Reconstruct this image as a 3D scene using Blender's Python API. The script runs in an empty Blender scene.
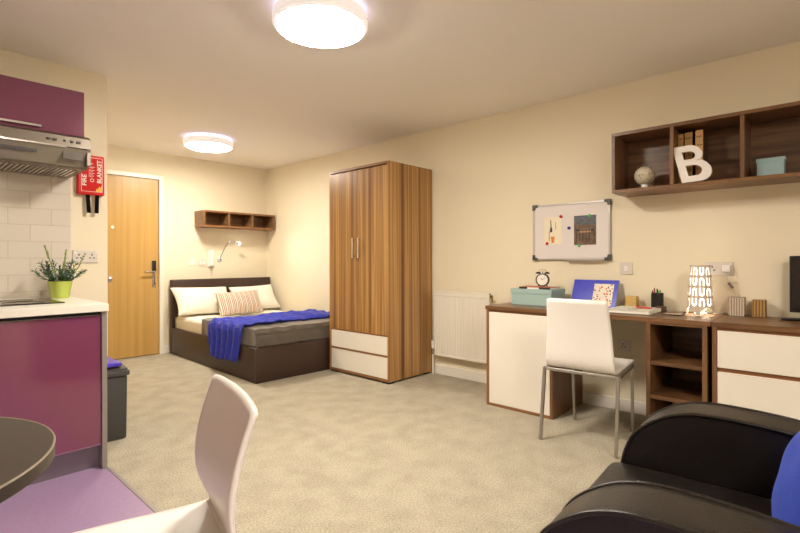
import bpy, bmesh, math, random
from mathutils import Vector, Matrix
random.seed(7)
PI = math.pi
R = math.radians
C = bpy.context.scene.collection

# ------------------------------------------------------------------ materials
def lin(c):
    return tuple(((x/255)/12.92 if x/255 <= .04045 else ((x/255+.055)/1.055)**2.4) for x in c) + (1,)

def mat(name, col, rough=.5, metal=0, spec=.5, bump=0, bscale=60, coat=0, vary=0, vscale=8, emit=None, estr=0, sheen=0, trans=0):
    m = bpy.data.materials.new(name); m.use_nodes = True
    nt = m.node_tree; b = nt.nodes['Principled BSDF']
    if len(col) == 3: col = lin(col)
    b.inputs['Base Color'].default_value = col
    b.inputs['Roughness'].default_value = rough
    b.inputs['Metallic'].default_value = metal
    b.inputs['Specular IOR Level'].default_value = spec
    b.inputs['Coat Weight'].default_value = coat
    b.inputs['Sheen Weight'].default_value = sheen
    b.inputs['Transmission Weight'].default_value = trans
    tc = nt.nodes.new('ShaderNodeTexCoord')
    if bump:
        n = nt.nodes.new('ShaderNodeTexNoise'); n.inputs['Scale'].default_value = bscale; n.inputs['Detail'].default_value = 4
        nt.links.new(tc.outputs['Object'], n.inputs['Vector'])
        bp = nt.nodes.new('ShaderNodeBump'); bp.inputs['Strength'].default_value = bump; bp.inputs['Distance'].default_value = .01
        nt.links.new(n.outputs['Fac'], bp.inputs['Height']); nt.links.new(bp.outputs['Normal'], b.inputs['Normal'])
    if vary:
        n = nt.nodes.new('ShaderNodeTexNoise'); n.inputs['Scale'].default_value = vscale; n.inputs['Detail'].default_value = 5
        nt.links.new(tc.outputs['Object'], n.inputs['Vector'])
        r = nt.nodes.new('ShaderNodeValToRGB')
        r.color_ramp.elements[0].position = .3; r.color_ramp.elements[1].position = .7
        r.color_ramp.elements[0].color = tuple(x*(1-vary) for x in col[:3])+(1,)
        r.color_ramp.elements[1].color = tuple(min(1, x*(1+vary*.5)) for x in col[:3])+(1,)
        nt.links.new(n.outputs['Fac'], r.inputs['Fac']); nt.links.new(r.outputs['Color'], b.inputs['Base Color'])
    if emit:
        b.inputs['Emission Color'].default_value = emit; b.inputs['Emission Strength'].default_value = estr
    return m

def wood(name, cols, axis='Z', across=14, rough=.38, along=.5, coat=.0, fine=70, mixf=.28, lo=.32, sp=.36):
    """streaked timber laminate, grain running along the given axis"""
    m = bpy.data.materials.new(name); m.use_nodes = True
    nt = m.node_tree; b = nt.nodes['Principled BSDF']
    tc = nt.nodes.new('ShaderNodeTexCoord')
    def noise(sc, al, det, dist=0):
        mp = nt.nodes.new('ShaderNodeMapping')
        s = [sc, sc, sc]; s['XYZ'.index(axis)] = al
        mp.inputs['Scale'].default_value = s
        nt.links.new(tc.outputs['Object'], mp.inputs['Vector'])
        n = nt.nodes.new('ShaderNodeTexNoise'); n.inputs['Scale'].default_value = 1; n.inputs['Detail'].default_value = det
        n.inputs['Distortion'].default_value = dist
        nt.links.new(mp.outputs['Vector'], n.inputs['Vector']); return n
    a = noise(across, along, 3, .3); f = noise(fine, along*3, 4)
    mx = nt.nodes.new('ShaderNodeMix'); mx.data_type = 'FLOAT'; mx.inputs[0].default_value = mixf
    nt.links.new(a.outputs['Fac'], mx.inputs[2]); nt.links.new(f.outputs['Fac'], mx.inputs[3])
    r = nt.nodes.new('ShaderNodeValToRGB'); cr = r.color_ramp
    k = len(cols)
    while len(cr.elements) < k: cr.elements.new(.5)
    for i, c in enumerate(cols):
        cr.elements[i].position = lo+sp*i/(k-1); cr.elements[i].color = lin(c)
    nt.links.new(mx.outputs[0], r.inputs['Fac']); nt.links.new(r.outputs['Color'], b.inputs['Base Color'])
    b.inputs['Roughness'].default_value = rough; b.inputs['Coat Weight'].default_value = coat
    return m

M = {}
M['wall'] = mat('cream wall paint', (.82, .735, .555, 1), .75, bump=.03, bscale=120)
M['ceiling'] = mat('white ceiling paint', (.92, .885, .83, 1), .9)
M['trimw'] = mat('white gloss paint', (.84, .80, .72, 1), .35)
M['white'] = mat('white laminate', (.80, .755, .67, 1), .3)
M['whiteplastic'] = mat('white plastic', (.83, .80, .76, 1), .3)
M['socket'] = mat('socket plate', (.70, .64, .58, 1), .3)
M['chairwhite'] = mat('white lacquered shell', (.83, .79, .745, 1), .34, coat=.1)
M['purple'] = mat('purple gloss door', (122, 62, 88), .13, coat=.6)
M['purplereflect'] = mat('pale purple painted reflection', (170, 130, 160), .4)
M['greyend'] = mat('grey aluminium end panel', (150, 142, 138), .35, metal=.3)
M['plinth'] = mat('grey plinth', (118, 108, 120), .35, metal=.3)
M['black'] = mat('black plastic', (18, 17, 17), .35)
M['blackgap'] = mat('dark recess', (20, 15, 12), .8)
M['darkgrey'] = mat('dark grey plastic', (62, 60, 60), .45)
M['chrome'] = mat('chrome', (205, 200, 195), .18, metal=1)
M['steel'] = mat('brushed steel', (132, 123, 112), .40, metal=.9, bump=.02, bscale=300)
M['legsteel'] = mat('satin steel tube', (170, 165, 158), .35, metal=.85)
M['worktop'] = mat('cream worktop', (.80, .765, .68, 1), .3, vary=.04, vscale=90)
M['hob'] = mat('black hob glass', (14, 12, 12), .06)
M['red'] = mat('red plastic', (205, 28, 24), .35)
M['redmag'] = mat('red magnet', (205, 25, 20), .3)
M['bluemag'] = mat('blue magnet', (20, 40, 150), .3)
M['greenmag'] = mat('green magnet', (90, 190, 110), .3)
M['lime'] = mat('lime green glaze', (192, 208, 92), .25, coat=.3)
M['soil'] = mat('soil', (60, 45, 30), .95)
M['leaf'] = mat('rosemary leaf', (70, 100, 62), .6, vary=.35, vscale=40)
M['leafpale'] = mat('pale stem leaf', (135, 158, 75), .6)
M['flower'] = mat('pale blue flower', (150, 160, 220), .6)
M['leather'] = mat('black leather', (25, 20, 18), .30, bump=.2, bscale=260, spec=.5)
M['brownleather'] = mat('dark brown faux leather', (58, 40, 32), .42, bump=.12, bscale=200)
M['sheet'] = mat('cream cotton', (.84, .79, .68, 1), .9, bump=.25, bscale=22)
M['greycloth'] = mat('taupe grey satin', (88, 80, 70), .42, bump=.5, bscale=9, sheen=.3)
M['blue'] = mat('royal blue cloth', (26, 42, 172), .8, sheen=.15, vary=.3, vscale=30, bump=.3, bscale=60)
M['bluecushion'] = mat('blue cushion cloth', (34, 68, 186), .8, bump=.15, bscale=200, sheen=.1)
M['blueboard'] = mat('blue glossy board', (16, 32, 186), .3)
M['binliner'] = mat('violet plastic lid', (72, 52, 178), .3)
M['tealbox'] = mat('duck egg card', (156, 182, 178), .7)
M['tealbox2'] = mat('duck egg card shelf box', (150, 178, 182), .7)
M['tabletop'] = mat('dark brown table laminate', (62, 54, 46), .38, vary=.12, vscale=200)
M['tableedge'] = mat('pale table edge', (150, 140, 122), .35)
M['screen'] = mat('dark screen glass', (24, 17, 17), .12)
M['paper'] = mat('white paper', (.85, .82, .74, 1), .6)
M['cardcream'] = mat('cream card', (235, 225, 200), .6)
M['printdark'] = mat('dark print', (45, 38, 38), .6)
M['orange'] = mat('orange print', (225, 130, 30), .5)
M['terracotta'] = mat('terracotta cover', (200, 95, 65), .5)
M['lampcol'] = mat('taupe lamp shell', (205, 190, 172), .6)
M['brass'] = mat('brass fitting', (170, 140, 80), .3, metal=.9)
M['radiator'] = mat('radiator enamel', (.80, .755, .655, 1), .35)
M['green'] = mat('green pen', (40, 190, 60), .4)
M['eye'] = mat('peephole metal', (220, 215, 200), .2, metal=.8)
M['whitep2'] = mat('bright peephole ring', (245, 240, 230), .3)
M['strap'] = mat('black webbing', (14, 13, 13), .95, spec=.1)
M['rubber'] = mat('rubber', (40, 38, 36), .7)
M['cord'] = mat('white cable', (210, 200, 185), .5)
M['wb'] = mat('whiteboard enamel', (.76, .71, .69, 1), .22)
M['wbframe'] = mat('aluminium frame', (205, 203, 200), .3, metal=.6)
M['corner'] = mat('grey corner plastic', (75, 76, 72), .5)

WG = [(104, 70, 40), (140, 98, 56), (170, 128, 74), (136, 94, 54), (188, 146, 88), (150, 108, 62), (204, 164, 104)]
M['walnutv'] = wood('walnut laminate vertical', WG, 'Z', 10, .3, .10, mixf=.14, lo=.385, sp=.23)
DG = [(78, 52, 34), (104, 72, 46), (126, 90, 58), (106, 74, 48)]
M['walnuty'] = wood('walnut laminate lengthwise', DG, 'Y', 26, .33, 1.2)
M['walnutx'] = wood('walnut laminate crosswise', [(98, 68, 44), (126, 92, 60), (146, 108, 70)], 'X', 26, .4, 1.2)
M['walnutz'] = wood('walnut laminate upright', DG, 'Z', 22, .4, .8)
M['edge'] = mat('walnut edging', (138, 94, 58), .4)
M['edgedark'] = mat('walnut edging in the dark run', (138, 90, 56), .4)
M['oak'] = wood('golden oak veneer', [(180, 141, 76), (189, 151, 86), (199, 162, 97)], 'Z', 22, .35, .5)

def carpet():
    m = bpy.data.materials.new('beige carpet'); m.use_nodes = True
    nt = m.node_tree; b = nt.nodes['Principled BSDF']; b.inputs['Roughness'].default_value = 1
    b.inputs['Specular IOR Level'].default_value = .1
    tc = nt.nodes.new('ShaderNodeTexCoord')
    def nz(s, d):
        n = nt.nodes.new('ShaderNodeTexNoise'); n.inputs['Scale'].default_value = s; n.inputs['Detail'].default_value = d
        nt.links.new(tc.outputs['Object'], n.inputs['Vector']); return n
    a, c = nz(7, 11), nz(120, 3)
    r1 = nt.nodes.new('ShaderNodeValToRGB'); r1.color_ramp.elements[0].position = .34; r1.color_ramp.elements[1].position = .62
    r1.color_ramp.elements[0].color = (.455, .41, .32, 1); r1.color_ramp.elements[1].color = (.53, .48, .38, 1)
    r2 = nt.nodes.new('ShaderNodeValToRGB'); r2.color_ramp.elements[0].position = .3; r2.color_ramp.elements[1].position = .7
    r2.color_ramp.elements[0].color = (.62, .60, .56, 1); r2.color_ramp.elements[1].color = (1, 1, 1, 1)
    mx = nt.nodes.new('ShaderNodeMix'); mx.data_type = 'RGBA'; mx.blend_type = 'MULTIPLY'; mx.inputs[0].default_value = 1
    nt.links.new(a.outputs['Fac'], r1.inputs['Fac']); nt.links.new(c.outputs['Fac'], r2.inputs['Fac'])
    nt.links.new(r1.outputs['Color'], mx.inputs[6]); nt.links.new(r2.outputs['Color'], mx.inputs[7])
    nt.links.new(mx.outputs[2], b.inputs['Base Color'])
    bp = nt.nodes.new('ShaderNodeBump'); bp.inputs['Strength'].default_value = .6; bp.inputs['Distance'].default_value = .01
    nt.links.new(c.outputs['Fac'], bp.inputs['Height']); nt.links.new(bp.outputs['Normal'], b.inputs['Normal'])
    return m
M['carpet'] = carpet()
M['vinyl'] = mat('lilac safety vinyl', (.32, .215, .36, 1), .38, vary=.12, vscale=120)

def tiles():
    m = bpy.data.materials.new('cream metro tiles'); m.use_nodes = True
    nt = m.node_tree; b = nt.nodes['Principled BSDF']; b.inputs['Roughness'].default_value = .14
    tc = nt.nodes.new('ShaderNodeTexCoord'); sx = nt.nodes.new('ShaderNodeSeparateXYZ'); cx = nt.nodes.new('ShaderNodeCombineXYZ')
    nt.links.new(tc.outputs['Object'], sx.inputs[0]); nt.links.new(sx.outputs[0], cx.inputs[0]); nt.links.new(sx.outputs[2], cx.inputs[1])
    mp = nt.nodes.new('ShaderNodeMapping'); mp.inputs['Location'].default_value = (-.075, .026, 0)
    nt.links.new(cx.outputs[0], mp.inputs[0])
    br = nt.nodes.new('ShaderNodeTexBrick'); br.inputs['Scale'].default_value = 1
    br.inputs['Brick Width'].default_value = .219; br.inputs['Row Height'].default_value = .1048
    br.inputs['Mortar Size'].default_value = .0028; br.inputs['Mortar Smooth'].default_value = .3
    br.inputs['Color1'].default_value = (.66, .60, .53, 1); br.inputs['Color2'].default_value = (.69, .63, .56, 1)
    br.inputs['Mortar'].default_value = (.60, .53, .42, 1)
    nt.links.new(mp.outputs[0], br.inputs['Vector']); nt.links.new(br.outputs['Color'], b.inputs['Base Color'])
    bp = nt.nodes.new('ShaderNodeBump'); bp.invert = True; bp.inputs['Strength'].default_value = .5; bp.inputs['Distance'].default_value = .003
    nt.links.new(br.outputs['Fac'], bp.inputs['Height']); nt.links.new(bp.outputs['Normal'], b.inputs['Normal'])
    return m
M['tiles'] = tiles()

def stripes(name, cols, axis, period, rough=.6, horizontal=False):
    """colour bands repeating along one object axis"""
    m = bpy.data.materials.new(name); m.use_nodes = True
    nt = m.node_tree; b = nt.nodes['Principled BSDF']; b.inputs['Roughness'].default_value = rough
    tc = nt.nodes.new('ShaderNodeTexCoord'); sx = nt.nodes.new('ShaderNodeSeparateXYZ')
    nt.links.new(tc.outputs['Object'], sx.inputs[0])
    d = nt.nodes.new('ShaderNodeMath'); d.operation = 'DIVIDE'; d.inputs[1].default_value = period
    nt.links.new(sx.outputs['XYZ'.index(axis)], d.inputs[0])
    f = nt.nodes.new('ShaderNodeMath'); f.operation = 'FRACT'; nt.links.new(d.outputs[0], f.inputs[0])
    r = nt.nodes.new('ShaderNodeValToRGB'); cr = r.color_ramp; cr.interpolation = 'CONSTANT'
    while len(cr.elements) < len(cols): cr.elements.new(.5)
    for i, (p, c) in enumerate(cols):
        cr.elements[i].position = p; cr.elements[i].color = lin(c)
    nt.links.new(f.outputs[0], r.inputs['Fac']); nt.links.new(r.outputs['Color'], b.inputs['Base Color'])
    return m
M['ticking'] = stripes('striped ticking', [(0, (222, 210, 190)), (.12, (120, 104, 92)), (.24, (214, 200, 180)), (.42, (160, 78, 62)), (.54, (214, 200, 180)), (.72, (130, 116, 104)), (.84, (214, 200, 180))], 'X', .062, .9)
M['cubepale'] = stripes('pale striped card', [(0, (196, 178, 160)), (.5, (140, 118, 104))], 'Y', .0135)
M['cubegold'] = stripes('gold striped card', [(0, (186, 150, 84)), (.55, (128, 92, 50))], 'Y', .015)

def speckle(name, base, c2, c3, scale):
    m = bpy.data.materials.new(name); m.use_nodes = True
    nt = m.node_tree; b = nt.nodes['Principled BSDF']; b.inputs['Roughness'].default_value = .6
    tc = nt.nodes.new('ShaderNodeTexCoord')
    v = nt.nodes.new('ShaderNodeTexVoronoi'); v.inputs['Scale'].default_value = scale
    nt.links.new(tc.outputs['Object'], v.inputs['Vector'])
    lt = nt.nodes.new('ShaderNodeMath'); lt.operation = 'LESS_THAN'; lt.inputs[1].default_value = .34
    nt.links.new(v.outputs['Distance'], lt.inputs[0])
    sp = nt.nodes.new('ShaderNodeSeparateColor'); nt.links.new(v.outputs['Color'], sp.inputs[0])
    r = nt.nodes.new('ShaderNodeValToRGB'); r.color_ramp.interpolation = 'CONSTANT'
    r.color_ramp.elements[0].color = lin(c2); r.color_ramp.elements[1].color = lin(c3); r.color_ramp.elements[1].position = .5
    nt.links.new(sp.outputs[0], r.inputs['Fac'])
    mx = nt.nodes.new('ShaderNodeMix'); mx.data_type = 'RGBA'; mx.inputs[6].default_value = lin(base)
    nt.links.new(lt.outputs[0], mx.inputs[0]); nt.links.new(r.outputs['Color'], mx.inputs[7])
    nt.links.new(mx.outputs[2], b.inputs['Base Color'])
    return m
M['floral'] = speckle('floral card', (232, 222, 205), (190, 80, 45), (60, 40, 55), 60)
M['globe'] = speckle('patterned ball', (200, 190, 166), (160, 145, 108), (222, 212, 184), 60)
M['tanbook'] = speckle('printed tan spine', (200, 156, 98), (168, 112, 66), (214, 172, 112), 60)
M['tanbooks'] = M['tanbook']
M['woven'] = speckle('woven yellow card', (200, 165, 95), (225, 195, 130), (220, 185, 120), 110)

# ------------------------------------------------------------------ mesh helpers
def bm_(): return bmesh.new()
def box(b, x0, x1, y0, y1, z0, z1, bev=0, seg=2):
    r = bmesh.ops.create_cube(b, size=1)
    vs = r['verts']
    for v in vs:
        v.co = Vector(((x0+x1)/2+v.co.x*(x1-x0), (y0+y1)/2+v.co.y*(y1-y0), (z0+z1)/2+v.co.z*(z1-z0)))
    if bev:
        es = list({e for v in vs for e in v.link_edges})
        bmesh.ops.bevel(b, geom=es, offset=bev, segments=seg, affect='EDGES', profile=.5)
    return b
def cyl(b, p0, p1, r0, r1=None, n=24, caps=True):
    if r1 is None: r1 = r0
    p0, p1 = Vector(p0), Vector(p1); d = p1-p0
    q = d.to_track_quat('Z', 'Y').to_matrix().to_4x4(); q.translation = (p0+p1)/2
    bmesh.ops.create_cone(b, cap_ends=caps, segments=n, radius1=r0, radius2=r1, depth=d.length, matrix=q)
    return b
def tube(b, pts, r, n=8, closed=False):
    pts = [Vector(p) for p in pts]; rings = []
    k = len(pts); up = Vector((0, 0, 1))
    for i, p in enumerate(pts):
        a = pts[(i-1) % k] if (closed or i > 0) else p
        c = pts[(i+1) % k] if (closed or i < k-1) else p
        t = (c-a).normalized()
        u = t.cross(up)
        if u.length < 1e-3: u = t.cross(Vector((1, 0, 0)))
        u.normalize(); w = u.cross(t).normalized()
        rr = r[i] if isinstance(r, (list, tuple)) else r
        rings.append([b.verts.new(p+u*math.cos(2*PI*j/n)*rr+w*math.sin(2*PI*j/n)*rr) for j in range(n)])
    for i in range(k if closed else k-1):
        A, B_ = rings[i], rings[(i+1) % k]
        for j in range(n): b.faces.new((A[j], A[(j+1) % n], B_[(j+1) % n], B_[j]))
    if not closed: b.faces.new(rings[0][::-1]); b.faces.new(rings[-1])
    return b
def lathe(b, prof, cx=0, cy=0, n=40):
    rings = []
    for r, z in prof:
        rings.append([b.verts.new((cx+r*math.cos(2*PI*j/n), cy+r*math.sin(2*PI*j/n), z)) for j in range(n)])
    for i in range(len(prof)-1):
        for j in range(n): b.faces.new((rings[i][j], rings[i][(j+1) % n], rings[i+1][(j+1) % n], rings[i+1][j]))
    b.faces.new(rings[0][::-1]); b.faces.new(rings[-1])
    return b
def prism(b, poly, axis, a0, a1):
    """extrude a 2D outline along an axis; outline coords are the other two axes in order"""
    def P(u, v, w):
        return {'X': (w, u, v), 'Y': (u, w, v), 'Z': (u, v, w)}[axis]
    A = [b.verts.new(P(u, v, a0)) for u, v in poly]; B_ = [b.verts.new(P(u, v, a1)) for u, v in poly]
    n = len(poly)
    b.faces.new(A); b.faces.new(B_[::-1])
    for i in range(n): b.faces.new((A[i], B_[i], B_[(i+1) % n], A[(i+1) % n]))
    return b
def grid(b, fn, nu, nv, keep=None):
    V = [[b.verts.new(fn(i/nu, j/nv)) for j in range(nv+1)] for i in range(nu+1)]
    for i in range(nu):
        for j in range(nv):
            if keep is None or keep(i, j): b.faces.new((V[i][j], V[i+1][j], V[i+1][j+1], V[i][j+1]))
    return V

def obj(name, b, m, parent=None, local=False, smooth=False, label=None):
    """one mesh object; world coordinates unless local"""
    bmesh.ops.recalc_face_normals(b, faces=b.faces)
    me = bpy.data.meshes.new(name)
    o = None
    if parent is not None and not local:
        off = Vector(parent.location)
        pp = parent.parent
        while pp is not None: off += Vector(pp.location); pp = pp.parent
        for v in b.verts: v.co -= off
    if parent is None and not local:   # origin at the base centre of the thing
        xs = [v.co for v in b.verts]
        off = Vector(((min(v.x for v in xs)+max(v.x for v in xs))/2, (min(v.y for v in xs)+max(v.y for v in xs))/2, min(v.z for v in xs)))
        for v in b.verts: v.co -= off
    b.to_mesh(me); b.free()
    for p in me.polygons: p.use_smooth = smooth
    if smooth:
        try: me.set_sharp_from_angle(angle=R(38))
        except Exception: pass
    me.materials.append(m)
    o = bpy.data.objects.new(name, me); C.objects.link(o)
    if parent is not None: o.parent = parent
    elif not local: o.location = off
    if label: o['label'] = label
    return o
def tag(o, label, cat, group=None):
    o['label'] = label; o['category'] = cat
    if group: o['group'] = group
    return o
def thing(name, label, cat, loc, rot=0, group=None):
    o = bpy.data.objects.new(name, None); C.objects.link(o)
    o.location = loc; o.rotation_euler = (0, 0, rot); o.empty_display_size = .1
    return tag(o, label, cat, group)
def struct(name, b, m):
    bmesh.ops.recalc_face_normals(b, faces=b.faces)
    me = bpy.data.meshes.new(name); b.to_mesh(me); b.free(); me.materials.append(m)
    o = bpy.data.objects.new(name, me); C.objects.link(o); o['kind'] = 'structure'; return o
def solid(o, t, off=0):
    md = o.modifiers.new('s', 'SOLIDIFY'); md.thickness = t; md.offset = off; return md
def sub(o, n=1):
    md = o.modifiers.new('sub', 'SUBSURF'); md.levels = n; md.render_levels = n
def text(name, s, size, mtx, m, parent, ext=.0006, xs=1):
    cu = bpy.data.curves.new(name, 'FONT'); cu.body = s; cu.size = size; cu.extrude = ext; cu.align_x = 'LEFT'; cu.offset = size*.02
    t = bpy.data.objects.new(name+'_src', cu); C.objects.link(t)
    dg = bpy.context.evaluated_depsgraph_get(); me = bpy.data.meshes.new_from_object(t.evaluated_get(dg))
    bpy.data.objects.remove(t); bpy.data.curves.remove(cu)
    me.transform(mtx @ Matrix.Diagonal((xs, 1, 1, 1)))
    off = Vector(parent.location); me.transform(Matrix.Translation(-off))
    me.materials.clear(); me.materials.append(m); me.name = name
    o = bpy.data.objects.new(name, me); C.objects.link(o); o.parent = parent; return o

XR, YB, YK, XH, H = 3.674, 5.964, 3.748, 1.056, 2.4
XL, YF = -1.7, -1.9

# ------------------------------------------------------------------ the room
struct('floor', box(bm_(), XL-.1, XR+.1, YF-.1, YB+.1, -.1, 0), M['carpet'])
struct('ceiling', box(bm_(), XL-.1, XR+.1, YF-.1, YB+.1, H, H+.1), M['ceiling'])
struct('wall_right', box(bm_(), XR, XR+.1, YF-.1, YB+.1, 0, H), M['wall'])
struct('wall_left', box(bm_(), XL-.1, XL, YF-.1, YK, 0, H), M['wall'])
struct('wall_front', box(bm_(), XL, XR, YF-.1, YF, 0, H), M['wall'])
b = bm_(); box(b, XH-.1, 1.28, YB, YB+.1, 0, H); box(b, 2.225, XR, YB, YB+.1, 0, H); box(b, 1.28, 2.225, YB, YB+.1, 2.08, H)
struct('wall_back', b, M['wall'])
struct('wall_kitchen', box(bm_(), XL, XH, YK, YK+.09, 0, H), M['wall'])
struct('wall_hall', box(bm_(), XH-.1, XH, YK+.09, YB, 0, H), M['wall'])
struct('wall_splashback', box(bm_(), XL, .838, YK-.006, YK, .88, 1.86), M['tiles'])
struct('floor_vinyl', box(bm_(), XL, .800, YF, 2.95, 0, .004), M['vinyl'])
struct('trim_1', box(bm_(), .800, .822, YF, 2.875, 0, .007, .002), M['greyend'])
# skirting
struct('baseboard_right', box(bm_(), XR-.015, XR, YF, YB, 0, .092, .004, 1), M['trimw'])
struct('baseboard_back', box(bm_(), 2.27, XR-.015, YB-.015, YB, 0, .092, .004, 1), M['trimw'])
struct('baseboard_hall', box(bm_(), XH, XH+.015, 4.85, YB-.02, 0, .092, .004, 1), M['trimw'])
struct('baseboard_front', box(bm_(), .83, XR-.015, YF, YF+.015, 0, .092, .004, 1), M['trimw'])
# the entrance door
b = bm_(); box(b, 2.222, 2.27, YB-.022, YB+.02, 0, 2.125, .004, 1); box(b, 1.235, 1.283, YB-.022, YB+.02, 0, 2.125, .004, 1); box(b, 1.283, 2.222, YB-.022, YB+.02, 2.077, 2.125, .004, 1)
struct('trim_2', b, M['trimw'])
d1 = struct('door_1', box(bm_(), 1.286, 2.219, YB+.0, YB+.044, .008, 2.073, .002, 1), M['oak'])
def dpart(name, b, m, lab=None): 
    o = obj(name, b, m, d1, local=True, smooth=True, label=lab); return o
dpart('card_reader', box(bm_(), 2.142, 2.186, YB-.022, YB, .99, 1.115, .006), M['black'])
h = dpart('lock_plate', box(bm_(), 2.145, 2.183, YB-.012, YB, .80, .99, .005), M['chrome'])
b = bm_(); cyl(b, (2.164, YB, .985), (2.164, YB-.055, .985), .011, n=16); cyl(b, (2.17, YB-.052, .985), (2.045, YB-.052, .985), .010, n=16)
obj('lever', b, M['chrome'], h, local=True, smooth=True)
dpart('thumb_turn', cyl(bm_(), (2.164, YB-.012, .845), (2.164, YB-.03, .845), .012, n=16), M['chrome'])
dpart('peephole', cyl(bm_(), (1.728, YB, 1.49), (1.728, YB-.010, 1.49), .017, n=20), M['whitep2'])
# bathroom door in the side of the passage, behind the kitchen wall
d2 = struct('door_2', box(bm_(), XH, XH+.004, 3.852, 4.75, .008, 2.07), M['oak'])
b = bm_(); lathe(b, [(.012, 0), (.012, .028), (.024, .034), (.027, .045), (.024, .058), (.012, .062)], n=24)
b.transform(Matrix.Translation((XH+.004, 3.885, .977)) @ Matrix.Rotation(R(90), 4, 'Y'))
obj('door_knob', b, M['chrome'], d2, local=True, smooth=True)

# ------------------------------------------------------------------ ceiling lamps
warm = (1, .915, .79, 1)
M['diffuser'] = mat('lit opal diffuser', (240, 235, 225), .4, emit=warm, estr=138)
M['diffuser_far'] = mat('lit opal diffuser of the far lamp', (240, 235, 225), .4, emit=warm, estr=96)
M['halo'] = mat('lit rim ring', (230, 230, 255), .4, emit=(.68, .62, 1, 1), estr=1.6)
M['lamprim'] = mat('white lamp rim', (225, 215, 210), .3, emit=(1, .93, .86, 1), estr=.55)
def ceiling_lamp(x, y, label, dm='diffuser'):
    t = thing('ceiling_lamp', label, 'ceiling light', (x, y, H-.105), group='round ceiling lights')
    b = lathe(bm_(), [(.20, H-.03), (.20, H)], x, y, 48); obj('backplate', b, M['lamprim'], t, smooth=True)
    b = lathe(bm_(), [(.215, H-.022), (.230, H-.018), (.231, H-.012), (.215, H-.010)], x, y, 64); obj('glow_ring', b, M['halo'], t, smooth=True)
    b = bm_(); prof = [(.214, H-.024), (.238, H-.026), (.243, H-.035), (.243, H-.078), (.238, H-.088), (.225, H-.092), (.214, H-.085)]
    rings = [[b.verts.new((x+r*math.cos(2*PI*j/64), y+r*math.sin(2*PI*j/64), z)) for j in range(64)] for r, z in prof]
    for i in range(len(prof)):
        A, B_ = rings[i], rings[(i+1) % len(prof)]
        for j in range(64): b.faces.new((A[j], A[(j+1) % 64], B_[(j+1) % 64], B_[j]))
    rim = obj('rim', b, M['lamprim'], t, smooth=True)
    b = lathe(bm_(), [(.213, H-.03), (.213, H-.084), (.224, H-.0935), (.205, H-.102), (.12, H-.108), (.01, H-.110)], x, y, 64)
    obj('diffuser', b, M[dm], t, smooth=True)
    for k in range(4):
        a = R(35+90*k); b = cyl(bm_(), (x+.242*math.cos(a), y+.242*math.sin(a), H-.06), (x+.246*math.cos(a), y+.246*math.sin(a), H-.06), .004, n=8)
        obj('rim_screw', b, M['darkgrey'], t)
ceiling_lamp(1.535, 1.97, 'large glowing round white ceiling light nearest the camera, cut by the top of the picture')
ceiling_lamp(2.32, 4.88, 'glowing round white ceiling light farther off, above the bed end near the entrance door', 'diffuser_far')
ceiling_lamp(.75, -.94, 'added fill light shaped as a round ceiling lamp, unseen over the armchair end')  # added unseen lamp, brightens the near end of the room

# ------------------------------------------------------------------ kitchen
CX0 = -.6
t = thing('kitchen_base_cabinet', 'grey base cabinet with glossy purple doors beneath the cream worktop', 'cabinet', (.1, 3.3, 0))
b = bm_(); box(b, CX0, .782, 2.905, YK-.01, .1335, .838); obj('body', b, M['whiteplastic'], t)
obj('door', box(bm_(), .172, .781, 2.885, 2.904, .138, .818, .0015, 1), M['purple'], t)
obj('door', box(bm_(), CX0, .168, 2.885, 2.904, .138, .818, .0015, 1), M['purple'], t)
obj('gap_shade', box(bm_(), CX0, .781, 2.892, 2.9045, .822, .838), M['blackgap'], t, label='dark strip painted as gap shade below the worktop')  # near-black strip paints the shade in the gap above the doors
obj('bottom_reflection', box(bm_(), CX0, .781, 2.890, 2.904, .128, .1365), M['purplereflect'], t)  # pale lip colour paints a reflection along the door bottoms
obj('plinth', box(bm_(), CX0, .782, 2.93, 2.95, .004, .133), M['plinth'], t)
obj('end_panel', box(bm_(), .7825, .807, 2.875, YK-.01, .002, .8385, .001, 1), M['greyend'], t, label='plain grey end panel')
tag(obj('kitchen_worktop', box(bm_(), CX0, .812, 2.862, YK-.007, .8395, .88, .003), M['worktop']), 'cream kitchen worktop on the purple cabinet, holding a black hob', 'worktop')
t = thing('hob', 'flat black glass hob set in the cream worktop', 'hob', (.37, 3.28, .88))
obj('glass', box(bm_(), .08, .663, 3.08, 3.49, .8805, .886, .002, 1), M['hob'], t)
for (x, y, r) in ((.22, 3.18, .075), (.50, 3.18, .09), (.22, 3.38, .09), (.50, 3.38, .075)):
    b = bm_(); pts = [(x+r*math.cos(2*PI*j/40), y+r*math.sin(2*PI*j/40), .8862) for j in range(40)]; tube(b, pts, .0012, 4, True)
    obj('burner_ring', b, M['black'], t)
t = thing('wall_cabinet', 'glossy purple wall cabinet above the steel cooker hood', 'cabinet', (.15, 3.6, 1.86))
obj('body', box(bm_(), CX0, .843, 3.468, YK, 1.872, 2.152), M['whiteplastic'], t)
obj('door', box(bm_(), .145, .845, 3.448, 3.467, 1.87, 2.154, .0015, 1), M['purple'], t)
obj('door', box(bm_(), CX0, .142, 3.448, 3.467, 1.87, 2.154, .0015, 1), M['purple'], t)
b = bm_(); box(b, .40, .625, 3.425, 3.432, 1.892, 1.906, .001, 1); box(b, .41, .425, 3.43, 3.449, 1.894, 1.904); box(b, .60, .612, 3.43, 3.449, 1.894, 1.904)
obj('handle', b, M['chrome'], t)
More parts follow.
